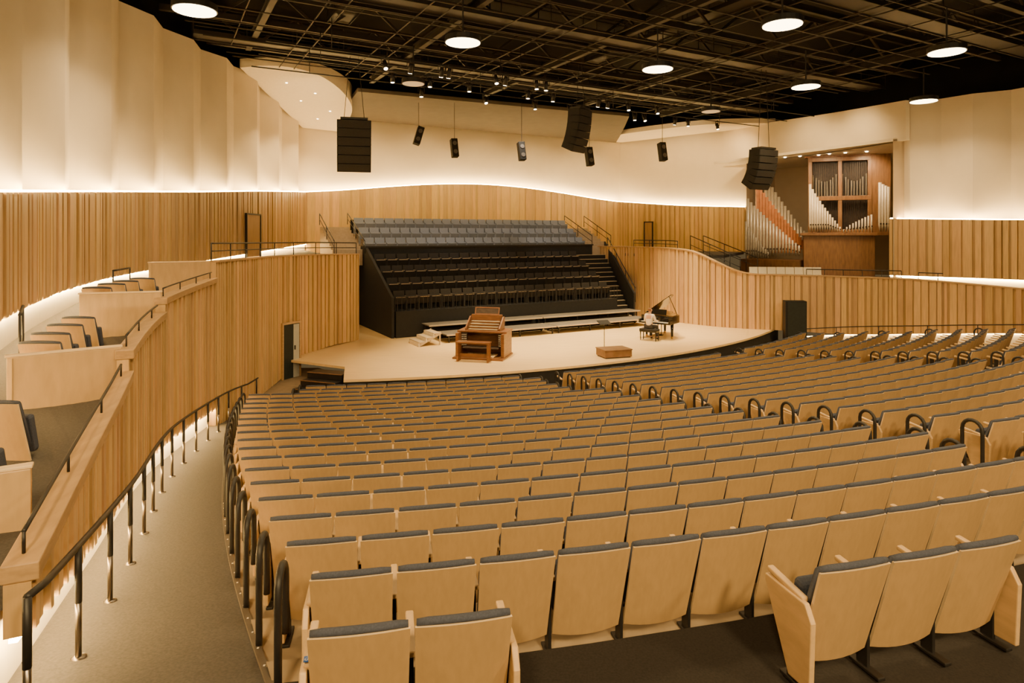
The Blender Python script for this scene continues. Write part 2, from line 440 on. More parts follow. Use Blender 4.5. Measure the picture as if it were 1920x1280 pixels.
tag(mb.build('led_strip', M['led']), 'glowing LED strip on the wooden wall left of the pipe organ', 'light strip')
mb = MB(); band(mb, cr([(6.6, 46.7, -1.1, 2.4, 6.9)] + RU1[1:], .5), -.24, -.5, lambda q: q[3] - .4, lambda q: q[4]); struct(mb.build('wall_right_rear_plaster', M['white']))
RU2 = [(17.9, 30.6, -1.92, .76, 6.25), (20.6, 26.9, -1.86, .62, 6.1), (23, 22.5, -1.8, .5, 6.0)]
slats('wall_right_upper', [q[:4] for q in RU2], M['slat'], (3, 6), (1, 2), .06, .55, .82, 1.12, .66)
r2 = cr(RU2, .4)
mb = MB(); band(mb, r2, -.05, -.09, lambda q: q[3] + .005, lambda q: q[3] + .04)
tag(mb.build('led_strip', M['led']), 'glowing LED strip on the wooden wall right of the pipe organ', 'light strip')
mb = MB(); band(mb, r2, -.03, -.09, lambda q: q[2] - .04, lambda q: q[2] - .005)
tag(mb.build('led_strip', M['led2']), 'glowing LED strip under the wooden wall right of the pipe organ', 'light strip')
mb = MB(); band(mb, r2, -.1, -.2, lambda q: q[2] - .55, lambda q: q[2] + .02); struct(mb.build('baseboard_right_gallery', M['base']))
folds('wall_right_plaster', RU2, 1.3, -.5, .30, lambda q: q[3] - .3, lambda q: q[4], M['white'])
# organ chamber
mb = MB()
ch = [(14.5, 39.9), (17.5, 43.0), (24.5, 36.5), (21.5, 30.2), (17.95, 30.4)]
for (a, b) in zip(ch, ch[1:]):
    mb.hexa([W(*a, -2.4), W(*b, -2.4), W(b[0] + .1, b[1] + .15, -2.4), W(a[0] + .1, a[1] + .15, -2.4), W(*a, 4.5), W(*b, 4.5), W(b[0] + .1, b[1] + .15, 4.5), W(a[0] + .1, a[1] + .15, 4.5)])
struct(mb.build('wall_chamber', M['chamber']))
mb = MB(); c2 = [(12.6, 40.3)] + ch
mb.prism([W(*p, 4.4) for p in c2], [W(*p, 4.55) for p in c2]); struct(mb.build('ceiling_chamber', M['canopy']))
mb = MB(); fac = [(13.4, 41.4, 4.5, 6.75), (15.0, 38.2, 4.5, 6.65), (16.7, 34.2, 4.5, 6.45), (17.65, 31.2, 4.5, 6.3), (18.1, 29.9, 4.5, 6.25)]
band(mb, cr(fac, .7), -.2, -.45, lambda q: q[2] - .1, lambda q: q[3]); struct(mb.build('wall_over_organ', M['white']))
# right gallery floors
mb = MB(); A = [W(q[0] + .1, q[1] + .1, -2.42) for q in cr([r for r in RW if r[0] > 11], .6)]
ed = cr([(14.6, 39.6), (21, 37.5), (22.5, 31), (23.5, 22.5)], .6)
B = [W(*ed[int(i * (len(ed) - 1) / (len(A) - 1))], -2.42) for i in range(len(A))]
mb.sheet(A, B); struct(mb.build('floor_gallery_right', M['dcarpet']))
rg = [(5.2, 38.9), (7.2, 35.5), (8.9, 33.0), (11, 33.5), (14.3, 39.8), (7.8, 45.6)]
mb = MB(); mb.prism([W(*p, -1.2) for p in rg], [W(*p, -1.05) for p in rg])
struct(mb.build('floor_gallery_rear', M['carpet']))

# ------------------------------------------------------------------ doors
def door(name, a, b, z0, z1, m, fm, out=.08, leaf=False):
    """flat doorway on a wall between plan points a, b"""
    a = Vector((*a, 0)); b = Vector((*b, 0)); t = (b - a).normalized(); n = Vector((t.y, -t.x, 0))
    def slab(o0, o1, l0, l1, zz0, zz1):
        q = []
        for z in (zz0, zz1):
            for (l, o) in ((l0, o0), (l1, o0), (l1, o1), (l0, o1)): 
                p = a + t * l + n * o; q.append((p.x, p.y, z + E))
        return q
    L = (b - a).length
    o = struct(MB().hexa(slab(out - .05, out, 0, L, z0, z1)).build(name, m))
    f = MB()
    f.hexa(slab(out - .06, out + .03, -.07, 0, z0, z1 + .07)); f.hexa(slab(out - .06, out + .03, L, L + .07, z0, z1 + .07)); f.hexa(slab(out - .06, out + .03, 0, L, z1, z1 + .07))
    f.build('door_frame', fm, o)
    if leaf:
        MB().hexa(slab(out, out + .02, L * .62, L * .97, z0, z1 - .03)).build('door_leaf', M['doorp'], o)
        MB().hexa(slab(out + .02, out + .06, L * .66, L * .70, z0 + 1.0, z0 + 1.15)).build('door_handle', M['black'], o)
    return o
door('door_1', (X(526, 22.9), 22.9), (X(556, 23.6), 23.6), -5.14, -3.2, M['doord'], M['ledge'], .13, True)
door('door_2', (-11.27, 27.2), (-11.3, 28.7), -.95, .85, M['doorw'], M['slat_back'], .10)
door('door_4', (9.3, 45.05), (9.75, 44.8), -1.05, .85, M['doorw'], M['slat_back'], .09)
o = root('stage_cabinet', W(X(1490, 29.4), 29.4, -5.14), radians(-8), 'tall freestanding black box at the right end of the stage', 'cabinet')
MB().box((0, 0, 1.07), (.92, .5, 2.14)).build('body', M['blackm'], o, bevel=.012)
MB().box((.03, -.258, 1.07), (.8, .016, 2.04)).build('front_panel', M['doord'], o, bevel=.006)
MB().box((-.455, -.05, 1.07), (.03, .42, 2.1)).build('side_edge', M['black'], o)

# ------------------------------------------------------------------ ceiling, canopies, trusses
mb = MB(); mb.prism([W(*p, 9.6) for p in [(-22, -8), (45, -8), (45, 60), (-22, 60)]], [W(*p, 9.8) for p in [(-22, -8), (45, -8), (45, 60), (-22, 60)]])
struct(mb.build('ceiling', M['ceil']))
mb = MB()
ring = [(-8, 3), (-13, 18), (-13.3, 37), (-9, 42), (8, 49), (17, 44), (26, 30), (27, 20)]
mb.sheet([W(*p, 5.5) for p in ring], [W(*p, 9.7) for p in ring]); struct(mb.build('wall_above', M['ceil']))
mb = MB()       # curved reflector over the stage
rows_ = []
for i in range(11):
    t = i / 10; v = 30.2 + 6.1 * t; z = 6.5 + .42 * (1 - t) ** 2.0
    u0 = 8.6; u1 = 24.3 + 4.2 * t
    rows_.append((H(u0, v + .7 * (1 - t), z), H(u1, v - .5 * (1 - t), z)))
for (a, b), (c, d_) in zip(rows_, rows_[1:]):
    up = Vector((0, 0, .18)); mb.hexa([a, b, d_, c, a + up, b + up, d_ + up, c + up])
struct(mb.build('ceiling_soffit', M['soffit']))
def zc(d): return 7.05 - .1466 * (d - 28)
cl = cr([(-11.6, 27.5), (-10.3, 27.3), (-9.2, 27.6), (-8.35, 28.6), (-7.95, 30.5), (-8.1, 32.7), (-9.0, 35.2), (-9.3, 36.6)], .3) + [(-11.6, 35.7)]
mb = MB(); mb.prism([W(x, d, zc(d)) for x, d in cl], [W(x, d, 7.5) for x, d in cl]); struct(mb.build('ceiling_canopy_left', M['canopy']))
crr = cr([(15.6, 38.2), (13.2, 38.2), (10.96, 39), (7.9, 41.6), (5.6, 44.8)], .5) + [(7.8, 46.2), (14.5, 40.2)]
mb = MB(); mb.prism([W(x, d, 6.6) for x, d in crr], [W(x, d, 6.88) for x, d in crr]); struct(mb.build('ceiling_canopy_right', M['canopy']))

def beam(mb, a, b, w, h):
    a = Vector(a); b = Vector(b); t = (b - a).normalized()
    up = Vector((0, 0, 1)) if abs(t.z) < .95 else Vector((1, 0, 0))
    s = t.cross(up).normalized(); up = s.cross(t)
    q = [p + s * i * w / 2 + up * j * h / 2 for p in (a, b) for i, j in ((-1, -1), (1, -1), (1, 1), (-1, 1))]
    return mb.hexa(q)
def umin(v):
    t = [(0, -1.9), (11, -1.9), (16, -1.5), (20.5, -.5), (25.5, 1.7), (31, 4.5)]
    for (a, b), (c, d) in zip(t, t[1:]):
        if v <= c: return b + (d - b) * (v - a) / (c - a)
    return 4.5
for k, v in enumerate((27.6, 24.2, 20.8, 17.4, 14.0, 10.6, 7.2)):
    ua = umin(v) - 1.0; ub = 31.5
    o = root('roof_truss', H(ua, v, 7.5), 0, 'black steel roof truss across the hall, %s from the stage' % nth(k + 1), 'truss', 'roof trusses')
    beam(MB(), H(ua, v, 7.5), H(ub, v, 7.5), .18, .20).build('bottom_chord', M['steelb'], o, wl=True)
    beam(MB(), H(ua, v, 8.9), H(ub, v, 8.9), .16, .18).build('top_chord', M['steelb'], o, wl=True)
    N = 18; du = (ub - ua) / N
    for i in range(N):
        beam(MB(), H(ua + du * i, v, 7.5 if i % 2 else 8.9), H(ua + du * (i + 1), v, 8.9 if i % 2 else 7.5), .09, .09).build('web_member', M['steelf'], o, wl=True)
for k, u in enumerate((3.2, 9, 15, 21, 27)):
    o = root('roof_beam', H(u, 3, 7.3), 0, 'black steel roof beam running toward the stage, %s from the left wall' % nth(k + 1), 'beam', 'roof beams')
    v1 = 27 if u < 5 else 30
    beam(MB(), H(u, 2, 7.2), H(u, v1, 7.2), .20, .05).build('lower_flange', M['steelb'], o, wl=True)
    beam(MB(), H(u, 2, 7.33), H(u, v1, 7.33), .04, .22).build('web', M['steelb'], o, wl=True)
    beam(MB(), H(u, 2, 7.46), H(u, v1, 7.46), .20, .05).build('upper_flange', M['steelb'], o, wl=True)
for k, v in enumerate((27.4, 26.9, 25.0, 23.6, 23.0, 21.6, 20.1, 19.7, 18.0, 16.5, 15.8, 14.6, 13.2, 11.4, 10.9, 9.2, 7.6, 6.2)):
    mb = MB(); mb.tube([H(umin(v), v, 7.0), H(29.6, v, 7.0)], .024, 5)
    tag(mb.build('grid_pipe', M['steelf'], smooth=True), 'thin black ceiling pipe across the hall, %s from the stage' % nth(k + 1), 'pipe', 'cross pipes of the ceiling grid')
for k, u in enumerate((2.5, 4.6, 5.2, 7.4, 8.1, 10.4, 12.0, 12.6, 14.2, 16.4, 17.1, 19.6, 20.3, 22.4, 24.6, 25.2, 28.2)):
    mb = MB(); mb.tube([H(u, 5, 7.05), H(u, 26 if u < 4 else 28.5, 7.05)], .024, 5)
    tag(mb.build('grid_pipe', M['steelf'], smooth=True), 'thin black ceiling pipe running toward the stage, %s from the left' % nth(k + 1), 'pipe', 'lengthwise pipes of the ceiling grid')
def catwalk(a, b, lab, z=6.6):
    a = Vector((*a, 0)); b = Vector((*b, 0)); t = (b - a); L = t.length; t.normalize(); s = Vector((-t.y, t.x, 0))
    o = root('catwalk', a + Vector((0, 0, z + E)), 0, lab, 'catwalk')
    up = Vector((0, 0, z + E))
    beam(MB(), a + up, b + up, .8, .05).build('deck', M['black'], o, wl=True)
    for sg in (-1, 1):
        off = s * sg * .41
        beam(MB(), a + up + off, b + up + off, .04, .16).build('kick_plate', M['steelb'], o, wl=True)
        for zz in (.45, .9): MB().tube([a + up + off + Vector((0, 0, zz)), b + up + off + Vector((0, 0, zz))], .022, 6).build('rail', M['steelf'], o, wl=True)
        for i in range(18): 
            p = a + up + off + t * (L * i / 17); MB().tube([p, p + Vector((0, 0, .9))], .02, 6).build('rail_post', M['steelf'], o, wl=True)
catwalk(P(-2.6, 12.3), P(31, 12.3), 'black catwalk with railings across the ceiling, nearest the camera', 7.14)
catwalk(P(-1.6, 19), P(31, 19), 'black catwalk with railings across the middle of the ceiling', 7.14)
catwalk(P(1.2, 25.6), P(31, 25.6), 'black catwalk with railings across the ceiling, nearest the stage', 7.14)
catwalk(P(6.2, 6), P(6.2, 25.0), 'black catwalk running toward the stage on the left of the ceiling', 8.2)
catwalk(P(18.2, 6), P(18.2, 25.0), 'black catwalk running toward the stage on the right of the ceiling', 8.2)
# round house lights
DL = [(365, 20, 'at far left above the pale wall'), (868, 80, 'alone above the middle of the left seats'), (1467, 47, 'nearest, above the right of the hall'), (1775, 98, 'near the right edge of the ceiling'),
      (1233, 130, 'near the middle of the ceiling above the stage'), (1511, 163, 'above the hanging speaker beside the organ'), (1732, 190, 'lowest one, close to the right plaster wall')]
HOUSE = 235
SPR = radians(135)
def dlight(x, d, lab, on=True, group='round ceiling lights', R=.5):
    o = root('ceiling_light', W(x, d, 5.6), 0, lab, 'ceiling light', group)
    MB().lathe([(R, .0), (R + .03, .0), (R + .03, .16), (R - .1, .2), (.05, .22), (.025, .3), (.025, 1.38)], 28).build('housing', M['black'], o, False)
    MB().lathe([(R, -.015), (R, .02)], 28).build('diffuser', M['disc'] if on else M['discoff'], o)
    if on: lamp('house_or_fill_lamp', 'AREA', W(x, d, 5.52), HOUSE, HCOL, 1.0, W(x, d, 0), spread=SPR)
for px, y, l in DL:
    d = 5.6 * F / (440 - y); dlight(X(px, d), d, 'bright round ceiling light %s' % l)
for x, d in ((-3.2, 9.2), (4.2, 8.8), (11, 10.5), (2.2, 13.8), (16, 15)):
    lamp('house_or_fill_lamp', 'AREA', W(x, d, 5.52), HOUSE, HCOL, 1.0, W(x, d, 0), spread=SPR)
for x, d in ((-1.5, -3.5), (4.5, -4), (10.5, -2), (17, 3)):      # unseen fill lamps added to lift the seat backs, aimed toward the stage
    lamp('house_or_fill_lamp', 'AREA', W(x, d, 4.6), 500, HCOL, 1.2, W(x - 2.5, d + 9, -3.5), spread=radians(120))
for px, y, l in ((775, 157, 'unlit round ceiling light left above the stage front'), (1333, 209, 'unlit round ceiling light right above the stage')):
    d = 5.6 * F / (440 - y); dlight(X(px, d), d, l, False, 'unlit round ceiling lights', .4)

# stage spotlights on pipes
for row, (v, n0, pxs) in enumerate(((21.0, 'near', (722, 770, 828, 842, 930, 948, 1006, 1024)), (22.6, 'middle', (736, 806, 880, 990, 1037, 1122, 1140, 1178, 1232)), (24.4, 'rear', (790, 910, 1003, 1068, 1092, 1190, 1208, 1266, 1290, 1345)))):
    mb = MB(); mb.tube([H(3, v, 5.95), H(29, v, 5.95)], .024, 6)
    for u in (5, 12, 19, 26): mb.tube([H(u, v, 5.95), H(u, v, 7.0)], .014, 5)
    tag(mb.build('lighting_bar', M['black'], smooth=True), 'black lighting bar carrying the %s row of stage spotlights' % n0, 'pipe', 'lighting bars')
    for i, px in enumerate(pxs):
        kk = (px - 960) / F; u = v * (.4848 + .8746 * kk) / (.8746 - .4848 * kk)
        o = root('stage_spotlight', H(u, v, 5.95), A29, 'small lit black spotlight, %s from the left in the %s row over the stage' % (nth(i + 1), n0), 'spotlight', 'stage spotlights')
        rx = Matrix.Rotation(radians(random.uniform(-30, 25)), 3, 'X')
        b = MB(); pts = [rx @ Vector((0, 0, z)) + Vector((0, 0, -.25)) for z in (.16, .05, -.17)]
        b.tube(pts, .065, 12, .085); b.build('lamp_body', M['black'], o, True)
        l = MB(); l.tube([rx @ Vector((0, 0, z)) + Vector((0, 0, -.25)) for z in (-.171, -.183)], .066, 12); l.build('lens', M['spotlens'], o)
        y = MB(); y.box((0, 0, -.03), (.26, .03, .02)); y.box((-.13, 0, -.14), (.015, .03, .22)); y.box((.13, 0, -.14), (.015, .03, .22)); y.box((0, 0, .0), (.05, .08, .08)); y.build('yoke', M['black'], o)
for k, (x, d) in enumerate(((-10.2, 29.2), (-9.3, 30.5), (-10.3, 31.5), (-9.3, 33.0), (-10.3, 34.2))):
    mb = MB(); mb.lathe([(.045, -.012), (.045, .01)], 14, W(x, d, zc(d) - .006)); tag(mb.build('downlight', M['spotlens']), 'small recessed downlight in the left curved canopy, %s from the front' % nth(k + 1), 'downlight', 'canopy downlights')
for k, px in enumerate((1472, 1500, 1535, 1555, 1585, 1625)):
    d = 36.5 - k * .5; mb = MB(); mb.lathe([(.06, -.03), (.08, .0)], 12, W(X(px, d), d, 4.385)); tag(mb.build('downlight', M['spotlens']), 'small downlight above the organ pipes, %s from the left' % nth(k + 1), 'downlight', 'organ downlights')

# ------------------------------------------------------------------ choir terraces
B0 = root('choir_terrace', H(15.8, 27, -4.5), 0, 'black stepped choir terrace with stairs behind the stage', 'stage terrace')
TR = [(27.2 + .95 * i, -3.35 + .52 * i) for i in range(4)]
UP = [(31.4 + .92 * i, -1.0 + .52 * i) for i in range(3)]
def uend(v): return 22.3 + (v - 27) * .30
def hbox(u0, u1, v0, v1, z0, z1, mb=None):
    return (mb or MB()).hexa([H(u0, v0, z0), H(u1, v0, z0), H(u1, v1, z0), H(u0, v1, z0), H(u0, v0, z1), H(u1, v0, z1), H(u1, v1, z1), H(u0, v1, z1)])
for i, (v, z) in enumerate(TR):
    hbox(9.2, 21.3, v - .2, v + .95 - .2, -4.5, z).build('tread', M['blackm'], B0, wl=True)
    if i: hbox(9.25, 21.2, v - .23, v - .19, z - .05, z + .012).build('nosing', M['tread'], B0, wl=True)
hbox(9.1, 22.6, 31.0, 31.15, -2.5, -.62).build('parapet', M['blackm'], B0, wl=True)
hbox(9.0, 22.65, 30.95, 31.2, -.62, -.55).build('parapet_cap', M['black'], B0, wl=True)
for i, (v, z) in enumerate(UP):
    hbox(9.1, 22.6, v - .22, v + .72, -1.6, z).build('upper_tread', M['tread'], B0, wl=True)
hbox(9.1, 22.6, 34.05, 34.15, -1.6, .8).build('rear_panel', M['slat_back'], B0, wl=True)
mb = MB(); sp = [(27.0, -4.5), (33.2, -4.5), (33.2, -.6), (31.1, -.55), (27.0, -2.75)]
mb.prism([H(9.0, v, z) for v, z in sp], [H(9.12, v, z) for v, z in sp]); mb.build('side_panel', M['blackm'], B0, wl=True)
mb = MB(); sp = [(26.9, -4.5), (31.2, -4.5), (31.2, -.4), (26.9, -3.1)]
mb.prism([H(uend(v) + .05, v, z) for v, z in sp], [H(uend(v) + .15, v, z) for v, z in sp]); mb.build('side_panel', M['blackm'], B0, wl=True)
for i in range(14):
    v = 27.0 + .29 * i; z = -4.28 + .24 * i
    hbox(21.3, uend(v), v, v + .3, -4.5, z - .03).build('stair_riser', M['blackm'], B0, wl=True)
    hbox(21.35, uend(v) - .05, v - .02, v + .16, z - .03, z).build('stair_tread', M['stair'], B0, wl=True)
for s, (u0, u1) in enumerate(((7.5, 8.95), (22.7, 24.2))):
    for i in range(8):
        v = 31.3 + .34 * i; z = -.72 + .16 * i
        hbox(u0, u1, v, v + .34, -1.5, z).build('stair_tread', M['tread'], B0, wl=True)
fr = MB(); fr.tube([H(9.2, 26.95, -2.7), H(21.2, 26.95, -2.7)], .025, 6); fr.build('front_rail', M['black'], B0, wl=True)
fr = MB()
for i in range(61): fr.box(H(9.25 + .2 * i, 26.95, -3.02), (.018, .018, .62))
fr.build('front_balusters', M['black'], B0, wl=True)
def urail(name, pts, lab, h=.95):
    q = []
    for a, b in zip(pts, pts[1:]):
        for t in range(6): q.append(tuple(a[i] + (b[i] - a[i]) * t / 6 for i in range(3)))
    q.append(pts[-1])
    railing(name, [(*P(u, v), z) for u, v, z in q], h, lab, 'railing', 1.2, (1, .5), .024)
urail('stair_railing', [(8.95, 30.9, -.9), (8.95, 34.1, .55)], 'black sloping stair rail beside the left end of the grey choir seats', .6)
urail('stair_railing', [(7.5, 31.0, -.9), (7.5, 34.1, .5)], 'black outer stair rail leaving the left gallery toward the choir', .6)
urail('stair_railing', [(22.7, 34.1, .5), (22.8, 31.3, -.75)], 'black sloping stair rail beside the right end of the grey choir seats', .7)
urail('stair_railing', [(24.2, 34.1, .5), (24.2, 31.3, -.75)], 'black outer stair rail right of the grey choir seats', .7)
urail('stair_railing', [(uend(31) + .22, 31.0, -.9), (uend(27) + .22, 27.0, -3.6)], 'black stair rail down the right side of the dark choir rows', .75)

def choir_chair(m, em):
    mb = MB(); R = Matrix.Rotation(radians(12), 3, 'X')
    mb.box((0, -.07, .62), (.50, .09, .46), R); mb.box((0, .12, .43), (.48, .34, .10), Matrix.Rotation(radians(60), 3, 'X'))
    mb.box((-.255, .05, .3), (.035, .30, .6)); mb.box((.255, .05, .3), (.035, .3, .6))
    mb.k = 1; mb.box((0, .215, .575), (.44, .022, .04)); mb.box((-.255, .12, .612), (.045, .28, .03))
    return mb.mesh('choir_chair', [m, em], False, .006)
gm = choir_chair(M['grey'], M['grey']); dm = choir_chair(M['dseat'], M['stair'])
nm = ['lowest', 'middle', 'top']
for i, (v, z) in enumerate(UP):
    for j in range(24):
        o = bpy.data.objects.new('choir_chair', gm); COL.objects.link(o); o.location = H(9.42 + .555 * j, v + .35, z); o.rotation_euler = (0, 0, radians(209))
        tag(o, 'grey padded choir seat, %s from the left in the %s grey row' % (nth(j + 1), nm[i]), 'chair', 'grey choir seats')
nm2 = ['front', 'second', 'third', 'fourth']
for i, (v, z) in enumerate(TR):
    for j in range(21):
        o = bpy.data.objects.new('choir_chair', dm); COL.objects.link(o); o.location = H(9.55 + .565 * j, v + .4, z); o.rotation_euler = (0, 0, radians(209))
        tag(o, 'black choir seat, %s from the left in the %s row of the dark terrace' % (nth(j + 1), nm2[i]), 'chair', 'black choir seats')

# stage platforms
for k, (u0, u1, v0, v1, z, lab) in enumerate(((10.3, 16.0, 25.9, 26.8, .62, 'left upper grey choir platform on black legs'), (16.05, 21.9, 25.9, 26.8, .62, 'right upper grey choir platform on black legs'),
                                     (10.6, 16.0, 24.7, 25.85, .36, 'left lower grey choir platform nearer the stage front'), (16.05, 21.6, 24.7, 25.85, .36, 'right lower grey choir platform nearer the stage front'))):
    o = root('choir_platform', H((u0 + u1) / 2, (v0 + v1) / 2, -4.5), A29, lab, 'platform', 'choir platforms')
    w_, d_ = u1 - u0, v1 - v0
    MB().box((0, 0, z - .03), (w_, d_, .05)).build('deck', M['platform'], o, bevel=.01)
    MB().box((0, -d_ / 2 - .012, z - .03), (w_, .025, .06)).build('edge_trim', M['tread'], o)
    for i in range(4):
        for s in (-1, 1): MB().box((-w_ / 2 + .15 + (w_ - .3) * i / 3, s * (d_ / 2 - .1), (z - .06) / 2), (.05, .05, z - .06)).build('leg', M['black'], o)
    MB().box((0, d_ / 2 - .1, z * .45), (w_ - .3, .03, .03)).build('brace', M['black'], o)
    MB().box((0, d_ / 2 - .06, z * .5 - .02), (w_ - .1, .02, z - .1)).build('back_skirt', M['blackm'], o)
o = root('platform_steps', H(10.0, 25.0, -4.5), A29, 'pale wooden steps with open sides at the left of the choir platforms', 'steps')
for i in range(3):
    MB().box((-.55 + .32 * i, 0, .16 + .16 * i), (.34, 1.1, .05)).build('tread', M['tread'], o, bevel=.008)
    MB().box((-.55 + .32 * i - .16, 0, .08 + .16 * i), (.03, 1.1, .15)).build('riser', M['cream'], o)
for s in (-.52, .52):
    beam(MB(), (-.75, s, .02), (.25, s, .5), .04, .1).build('stringer', M['tread'], o)
    beam(MB(), (.2, s, 0), (.2, s, .48), .05, .05).build('leg', M['tread'], o)

# ------------------------------------------------------------------ organ console
d0 = 23.9
o = root('organ_console', W(X(906, d0), d0, -4.5), radians(-14), 'dark wood organ console with stepped keyboards and glass-topped music desk', 'organ console')
b = MB(); b.box((0, 0, .03), (1.9, 1.5, .06)); b.build('plinth', M['mahog'], o, bevel=.01)
for s in (-1, 1):
    MB().box((s * .86, .1, .48), (.12, 1.15, .84)).build('side_panel', M['mahog'], o, bevel=.01)
    MB().box((s * .7, -.08, .62), (.2, .05, .5), Matrix.Rotation(radians(s * -25), 3, 'Z')).build('stop_jamb', M['casedk'], o)
    kn = MB()
    for i in range(3):
        for j in range(6): kn.tube([(s * .7 - .06 + .06 * i, -.11 + s * (-.06 + .06 * i) * -.45, .43 + .075 * j), (s * .7 - .06 + .06 * i, -.16 + s * (-.06 + .06 * i) * -.45, .43 + .075 * j)], .018, 8)
    kn.build('stop_knobs', M['ivory'], o)
MB().box((0, .62, .5), (1.7, .08, .88)).build('back_panel', M['mahog'], o, bevel=.01)
MB().box((0, .28, .93), (1.9, .95, .06)).build('table_top', M['mahog'], o, bevel=.012)
for i in range(4):
    y = -.02 + .13 * i; z = 1.0 + .085 * i
    MB().box((0, y, z - .035), (1.15, .16, .05)).build('key_slip', M['mahog'], o)
    kb = MB()
    for j in range(36): kb.box((-.53 + .0303 * j, y - .02, z), (.027, .13, .022))
    kb.build('keyboard', M['stair'], o)
for s in (-1, 1): MB().prism([(s * .62, -.12, .96), (s * .62, .58, .96), (s * .62, .58, 1.42), (s * .62, .45, 1.42), (s * .62, -.12, 1.05)], [(s * .67, -.12, .96), (s * .67, .58, .96), (s * .67, .58, 1.42), (s * .67, .45, 1.42), (s * .67, -.12, 1.05)]).build('cheek', M['mahog'], o)
MB().box((0, .52, 1.34), (1.2, .1, .3)).build('upper_case', M['mahog'], o, bevel=.01)
R = Matrix.Rotation(radians(-18), 3, 'X')
md = MB(); md.box((0, .5, 1.50), (.95, .03, .05), R); md.box((0, .58, 1.74), (.95, .03, .04), R); md.box((-.46, .54, 1.62), (.04, .03, .26), R); md.box((.46, .54, 1.62), (.04, .03, .26), R)
md.build('music_desk_frame', M['mahog'], o)
MB().box((0, .545, 1.62), (.9, .012, .22), R).build('music_desk', M['casedk'], o)
MB().box((0, -.15, .36), (1.35, .5, .03)).build('knee_shelf', M['casedk'], o)
pdl = MB()
for i in range(16): pdl.box((-.55 + .073 * i, -.35, .10), (.035, .62, .04))
pdl.build('pedalboard', M['edge'], o)
o = root('organ_bench', W(X(888, 22.95), 22.95, -4.5), radians(-14), 'wooden organ bench in front of the organ console', 'bench')
MB().box((0, 0, .68), (1.25, .36, .05)).build('seat', M['mahog'], o, bevel=.012)
for s in (-1, 1): MB().box((s * .56, 0, .33), (.06, .34, .66)).build('leg', M['mahog'], o, bevel=.008)
MB().box((0, .05, .2), (1.1, .05, .12)).build('stretcher', M['mahog'], o)

# podium and music stand
o = root('conductor_podium', W(X(1151, 23.9), 23.9, -4.5), radians(18), 'low brown wooden conductor podium near the stage front', 'podium')
MB().box((0, 0, .15), (1.08, .78, .24)).build('body', M['podium'], o, bevel=.012)
MB().box((0, 0, .29), (1.12, .82, .04)).build('top', M['podium'], o, bevel=.01)
MB().box((0, 0, .015), (1.0, .7, .03)).build('plinth', M['blackm'], o)
o = root('music_stand', W(X(1133, 24.9), 24.9, -4.5), radians(24), 'slim black music stand behind the conductor podium', 'music stand')
MB().tube([(0, 0, .12), (0, 0, 1.05)], .014, 8).build('pole', M['black'], o)
for i in range(3): MB().tube([(0, 0, .13), (.28 * cos(2.1 * i), .28 * sin(2.1 * i), .01)], .012, 6).build('foot', M['black'], o)
MB().box((0, .02, 1.12), (.5, .02, .3), Matrix.Rotation(radians(-65), 3, 'X')).build('desk', M['black'], o)

# ------------------------------------------------------------------ grand piano
pd = 28.3; PA = radians(52 - 90)
o = root('grand_piano', W(X(1236, pd), pd, -4.5), PA, 'black grand piano with its lid propped open on the stage', 'piano')
ol = cr([(-.73, -.25), (-.73, .6), (-.72, 1.45), (-.45, 1.72), (-.1, 1.62), (.12, 1.2), (.4, .85), (.66, .62), (.73, .35), (.73, -.25)], .15)
mb = MB(); mb.prism([(x, y, .66) for x, y in ol], [(x, y, .98) for x, y in ol]); mb.build('case', M['lacq'], o)
inn = [(x * .9, .0 + (y * .9 if y > 0 else y * .1), .985) for x, y in ol]
mb = MB(); mb.prism(inn, [(x, y, z + .012) for x, y, z in inn]); mb.build('soundboard', M['gold'], o)
MB().box((0, -.38, .68), (1.46, .3, .06)).build('key_bed', M['lacq'], o, bevel=.01)
kb = MB()
for i in range(52): kb.box((-.62 + .0243 * i, -.4, .72), (.022, .15, .02))
kb.build('keyboard', M['ivory'], o)
for s in (-1, 1): MB().box((s * .69, -.38, .75), (.08, .3, .14)).build('key_block', M['lacq'], o, bevel=.01)
MB().box((0, -.24, .84), (1.38, .03, .2)).build('fallboard', M['lacq'], o)
MB().box((0, -.02, 1.12), (.7, .02, .24), Matrix.Rotation(radians(-15), 3, 'X')).build('music_rack', M['lacq'], o)
Ml = Matrix.Translation((-.73, 0, 1.0)) @ Matrix.Rotation(radians(-36), 4, 'Y') @ Matrix.Translation((.73, 0, 0))
mb = MB(); mb.prism([Ml @ Vector((x, y, 0)) for x, y in ol if y > .1], [Ml @ Vector((x, y, .025)) for x, y in ol if y > .1]); mb.build('lid', M['lacq'], o)
MB().tube([(.62, .5, .98), Ml @ Vector((.5, .5, 0))], .014, 6).build('lid_prop', M['lacq'], o)
for x, y in ((-.6, .0), (.6, .0), (-.35, 1.35)):
    l = MB().tube([(x, y, .66), (x, y, .1)], .075, 10, .045).build('leg', M['lacq'], o, True)
    MB().tube([(x - .03, y, .05), (x + .03, y, .05)], .05, 12).build('caster', M['gold'], l)
ly = MB(); ly.box((-.08, .05, .4), (.025, .04, .55)); ly.box((.08, .05, .4), (.025, .04, .55)); ly.box((0, .05, .12), (.3, .14, .07)); ly.build('pedal_lyre', M['lacq'], o)
def ploc(x, y, z):
    return W(X(1236, pd) + x * cos(PA) - y * sin(PA), pd + x * sin(PA) + y * cos(PA), z - 4.5)
o = root('piano_bench', ploc(0, -.95, 0), PA, 'black padded piano bench under the seated pianist', 'bench')
MB().box((0, 0, .46), (.8, .36, .08)).build('cushion', M['dseat'], o, bevel=.025)
MB().box((0, 0, .39), (.78, .34, .06)).build('frame', M['lacq'], o)
